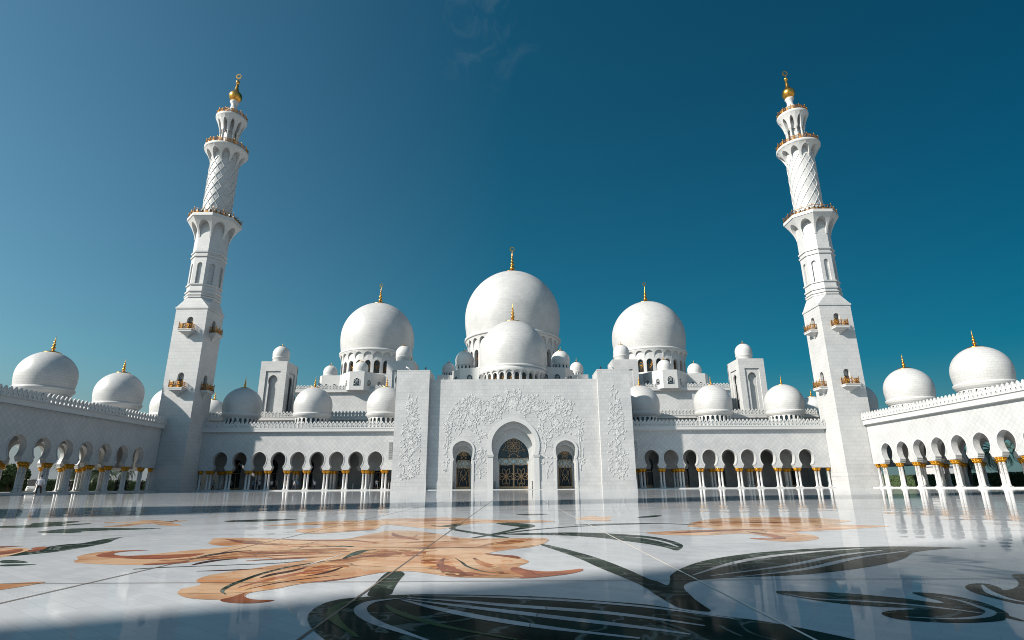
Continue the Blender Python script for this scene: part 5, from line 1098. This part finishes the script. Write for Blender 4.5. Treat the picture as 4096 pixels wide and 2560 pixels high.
def person(x,y,z0,rz,h,label,top,bottom,stride=.15,arms=((.25,-.1),(.25,-.1)),robe=False,mask=False,scarf=False,lean=0,hands=False,bend=None,group=None,bag=None):
    """facing local -Y. arms: (shoulder swing forward, elbow bend) or ('up',) per side"""
    t=thing('person',label,'person',(x,y,z0),rz,group); s=h/1.75; V=lambda a,b,c:(a*s,b*s,c*s)
    ly=lambda z:-lean*max(0,z-.9)
    hip=.92; sh=1.43
    v=[V(0,0,hip),V(0,ly(1.15),1.15),V(0,ly(1.36),1.36),V(0,ly(1.49)-.0,1.49),V(0,ly(1.56)-.012,1.56),V(0,ly(1.66)-.015,1.655),V(0,ly(1.7)-.01,1.70)]
    r=[.125,.115,.125,.055,.062,.085,.06]; e=[(0,1),(1,2),(2,3),(3,4),(4,5),(5,6)]
    arm={}
    for k,sx in ((0,-1),(1,1)):
        a=arms[k]; i=len(v)
        S=Vector((sx*.185,ly(sh),sh-.03))
        if a[0]=='up': el_=S+Vector((sx*.05,-.10,.22)); wr=el_+Vector((-sx*.05,-.06,.26)); dr=Vector((0,-.1,1))
        elif a[0]=='fwd': el_=S+Vector((sx*.04,-.12,-.24)); wr=el_+Vector((-sx*.10,-.22,.10)); dr=Vector((-sx*.3,-1,.3))
        elif a[0]=='photo': el_=S+Vector((sx*.06,-.20,-.12)); wr=el_+Vector((-sx*.12,-.13,.22)); dr=Vector((-sx*.3,-.3,1))
        else:
            f,b=a; el_=S+Vector((sx*.06,-math.sin(f)*.28,-math.cos(f)*.28)); g=f+b; wr=el_+Vector((sx*.01,-math.sin(g)*.25,-math.cos(g)*.25)); dr=Vector((0,-math.sin(g),-math.cos(g)))
        dr.normalize(); hd=wr+dr*.08
        v+= [V(*S),V(*el_),V(*wr),V(*(wr+dr*.045)),V(*hd)]; r+=[.06,.043,.028,.036,.026]; e+=[(2,i),(i,i+1),(i+1,i+2),(i+2,i+3),(i+3,i+4)]
        arm[k]=(S,el_,wr,dr,sx)
    legs={}
    for k,sx in ((0,-1),(1,1)):
        i=len(v); f=stride if k==0 else -stride
        kn=Vector((sx*.10,-math.sin(f)*.42-.015,.90-math.cos(f)*.42)); g=f-.12-(.25 if f<-.1 else 0)
        if abs(f)<.05:g=f
        an=kn+Vector((0,-math.sin(g)*.40,-math.cos(g)*.40)); an.z=max(.07,an.z)
        toe=an+Vector((sx*.02,-.15,-.045)); toe.z=max(.025,toe.z)
        v+=[V(sx*.09,0,.87),V(*kn),V(*an),V(*(an+Vector((0,-.05,-.035)))),V(*toe)]; r+=[.085,.058,.042,.042,.03]; e+=[(0,i),(i,i+1),(i+1,i+2),(i+2,i+3),(i+3,i+4)]
        legs[k]=(kn,an,sx)
    body=skinmesh('body',v,e,[a*s for a in r],SK,t)
    if hands:   # five fingers a hand, in the body mesh
        bm=MB()
        for k in (0,1):
            S,el_,wr,dr,sx=arm[k]; base=wr+dr*.075; sidev=Vector((0,1,0)); 
            for q in range(4):
                o_=base+sidev*(-.027+.018*q); Lf=(.070,.078,.072,.056)[q]
                bm.tube([V(*(o_-dr*.02)),V(*(o_+dr*Lf*.5)),V(*(o_+dr*Lf*.8+Vector((-sx*.012,0,0)))),V(*(o_+dr*Lf+Vector((-sx*.026,0,0))))],[.0095*s,.009*s,.008*s,.006*s],n=6)
            o_=wr+dr*.03+sidev*-.03; bm.tube([V(*o_),V(*(o_+sidev*-.02+dr*.03)),V(*(o_+sidev*-.022+dr*.055))],[.012*s,.010*s,.007*s],n=6)
        # merge into the body mesh
        q=bm.build('hands',SK); b=bmesh.new(); b.from_mesh(body.data); b.from_mesh(q.data); b.to_mesh(body.data); b.free(); bpy.data.objects.remove(q)
    # face: nose and ears added to the body mesh
    fm=MB(); hy=ly(1.66)-.015
    fm.add([V(0,hy-.115,1.625),V(-.016,hy-.082,1.62),V(.016,hy-.082,1.62),V(0,hy-.085,1.66)],[(0,1,3),(0,3,2),(0,2,1)])
    for sx in (-1,1): fm.tube([V(sx*.084,hy+.01,1.62),V(sx*.095,hy+.02,1.65),V(sx*.085,hy+.01,1.67)],.012*s,n=5)
    q=fm.build('f',SK); b=bmesh.new(); b.from_mesh(body.data); b.from_mesh(q.data); b.to_mesh(body.data); b.free(); bpy.data.objects.remove(q)
    em=MB()
    for sx in (-1,1): em.add([V(sx*.022,hy-.090,1.652),V(sx*.042,hy-.083,1.652),V(sx*.042,hy-.083,1.662),V(sx*.022,hy-.090,1.662)],[(0,1,2,3)])
    em.add([V(-.02,hy-.088,1.588),V(.02,hy-.088,1.588),V(.02,hy-.088,1.594),V(-.02,hy-.088,1.594)],[(0,1,2,3)]); em.build('face_features',HR,t)
    # clothes
    ar=[]; vv=[V(0,0,.86),V(0,0,.98),V(0,ly(1.15),1.16),V(0,ly(1.36),1.36),V(0,ly(1.45),1.455)]; rr=[.158,.152,.142,.152,.075]; ee=[(0,1),(1,2),(2,3),(3,4)]
    for k in (0,1):
        S,el_,wr,dr,sx=arm[k]; i=len(vv); w2=el_.lerp(wr,.82); vv+=[V(*S),V(*el_),V(*w2)]; rr+=[.078,.06,.046]; ee+=[(3,i),(i,i+1),(i+1,i+2)]
    skinmesh('shirt' if not robe else 'robe_top',vv,ee,[a*s for a in rr],top,t)
    if robe:
        m_=MB(); pr=[(.17,1.0),(.19,.7),(.23,.3),(.27,.06),(.24,.05)]; m_.lathe([(a*s,b*s) for a,b in pr],n=16); m_.build('robe_skirt',bottom,t)
    else:
        vv=[V(0,0,.96),V(0,0,.88)]; rr=[.145,.14]; ee=[(0,1)]
        for k in (0,1):
            kn,an,sx=legs[k]; i=len(vv); vv+=[V(sx*.09,0,.84),V(*kn),V(*(kn.lerp(an,.92)))]; rr+=[.104,.080,.070]; ee+=[(1,i),(i,i+1),(i+1,i+2)]
        skinmesh('trousers',vv,ee,[a*s for a in rr],bottom,t)
        for k in (0,1):
            kn,an,sx=legs[k]; m_=MB(); m_.tube([V(*(an+Vector((0,.045,-.03)))),V(*(an+Vector((0,-.04,-.035)))),V(*(an+Vector((0,-.17,-.045))))],[.047*s,.05*s,.035*s],n=8); m_.build('shoe',HR,t)
    m_=MB()
    if scarf: m_.lathe([(.001,.155),(.07,.14),(.11,.08),(.118,.0),(.105,-.09),(.12,-.17),(.17,-.24)],c=(0,0.018+hy+.01,1.62),n=14)
    else: m_.lathe([(.001,.135),(.05,.125),(.085,.09),(.098,.035),(.096,-.01),(.085,-.05)],c=(0,hy+.022,1.635),n=14)
    m_.v=[(a*s,b*s,c*s) for a,b,c in m_.v]; m_.build('headscarf' if scarf else 'hair',bottom if scarf else HR,t)
    if mask:
        m_=MB(); m_.lathe([(.080,-.055),(.093,-.03),(.094,.0),(.086,.02)],c=(0,hy-.006,1.60),n=14,a0=math.pi*1.12,a1=math.pi*1.88); m_.v=[(a*s,b*s,c*s) for a,b,c in m_.v]; m_.build('face_mask',CL['white'],t)
    return t
person(-42.3,51.5,0,R_(20),1.74,'person in white shirt and dark trousers walking on the open floor at the left',CL['white'],CL['black'],.30,((.15,.25),(-.35,.2)),mask=True,hands=True)
C_=CL
def px(u,Y): return (u-2048)/2321*Y*1.003-.25
AP=[(795,102.5,'teal','navy',.1,0,'person in teal top in deep shade behind the columns next to the left minaret',0),
(851,102.5,'blue','navy',.12,1,'person in light blue top in the shaded leftmost arch of the front arcade',1),
(923,101.8,'grey','black',.3,2,'person in grey top walking left beside the second arch of the front arcade',0),
(1013,102.3,'blue','navy',.05,3,'person in blue top, left one of three standing by the third arch',0),
(1024,102.0,'black','black',.08,0,'person all in black, middle of the three by the third arch',1),
(1036,102.0,'white','black',.1,1,'person in white top, right one of three by the third arch',0),
(1084,101.8,'white','black',.12,2,'person in white top and black trousers facing right beside the fourth arch',0),
(1105,102.2,'grey','black',.05,3,'person in dark grey clothes with hand raised to the face behind the fourth arch column',2),
(1144,100.9,'brown','beige',.32,0,'person with dark top and beige trousers striding left in the sunlight',0),
(1165,102.3,'black','black',.3,1,'person in black, leftmost of the group by the sixth arch',0),
(1175,101.8,'white','navy',.28,2,'person in white top with dark bag, middle of the group by the sixth arch',0),
(1186,102.4,'blue','grey',.1,3,'person in light blue shirt and grey trousers, rightmost of the group by the sixth arch',0),
(1255,101.2,'white','black',.08,0,'person in white top raising one arm high below the seventh arch',3),
(1503,101.5,'white','black',.06,1,'person in white top holding both hands up, near the white posts',2),
(1552,102.8,'grey','brown',.08,2,'person in dull clothes standing in shade right beside the portal corner',0)]
for i,(u,Y,a,b,st,dr,l,po) in enumerate(AP):
    arms={0:((.2,.3),(-.2,.3)),1:(('fwd',),(.1,.2)),2:(('photo',),('photo',)),3:((.0,.1),('up',))}[po]
    person(px(u,Y),Y,.15,(0,2.2,-1.4,3.0)[dr]+i*.35,1.66+.03*(i%4),l,C_[a],C_[b],st,arms,scarf=(i in (4,9)),robe=(i==9),group='visitors in the left front arcade')
for i,(u,X,a,b,l) in enumerate(((452,-61.2,'black','black','visitor in black robe, leftmost of the dark group in the left arcade'),(464,-61.4,'navy','black','visitor in navy top, second of the dark group in the left arcade'),(477,-61.1,'grey','black','visitor in grey top, third of the dark group in the left arcade'),(488,-61.5,'black','black','visitor in black, rightmost of the dark group in the left arcade'),(553,-61.6,'brown','black','lone visitor in dark clothes near the last arch of the left arcade'))):
    Y=abs(X)*2325/(2048-u); person(X,Y,.15,i*1.1,1.66+.03*(i%3),l,C_[a],C_[b],.12,((.15,.2),(-.1,.3)),robe=(i in (0,3)),scarf=(i in (0,3)),group='visitors in the left side arcade')
drop_protos()
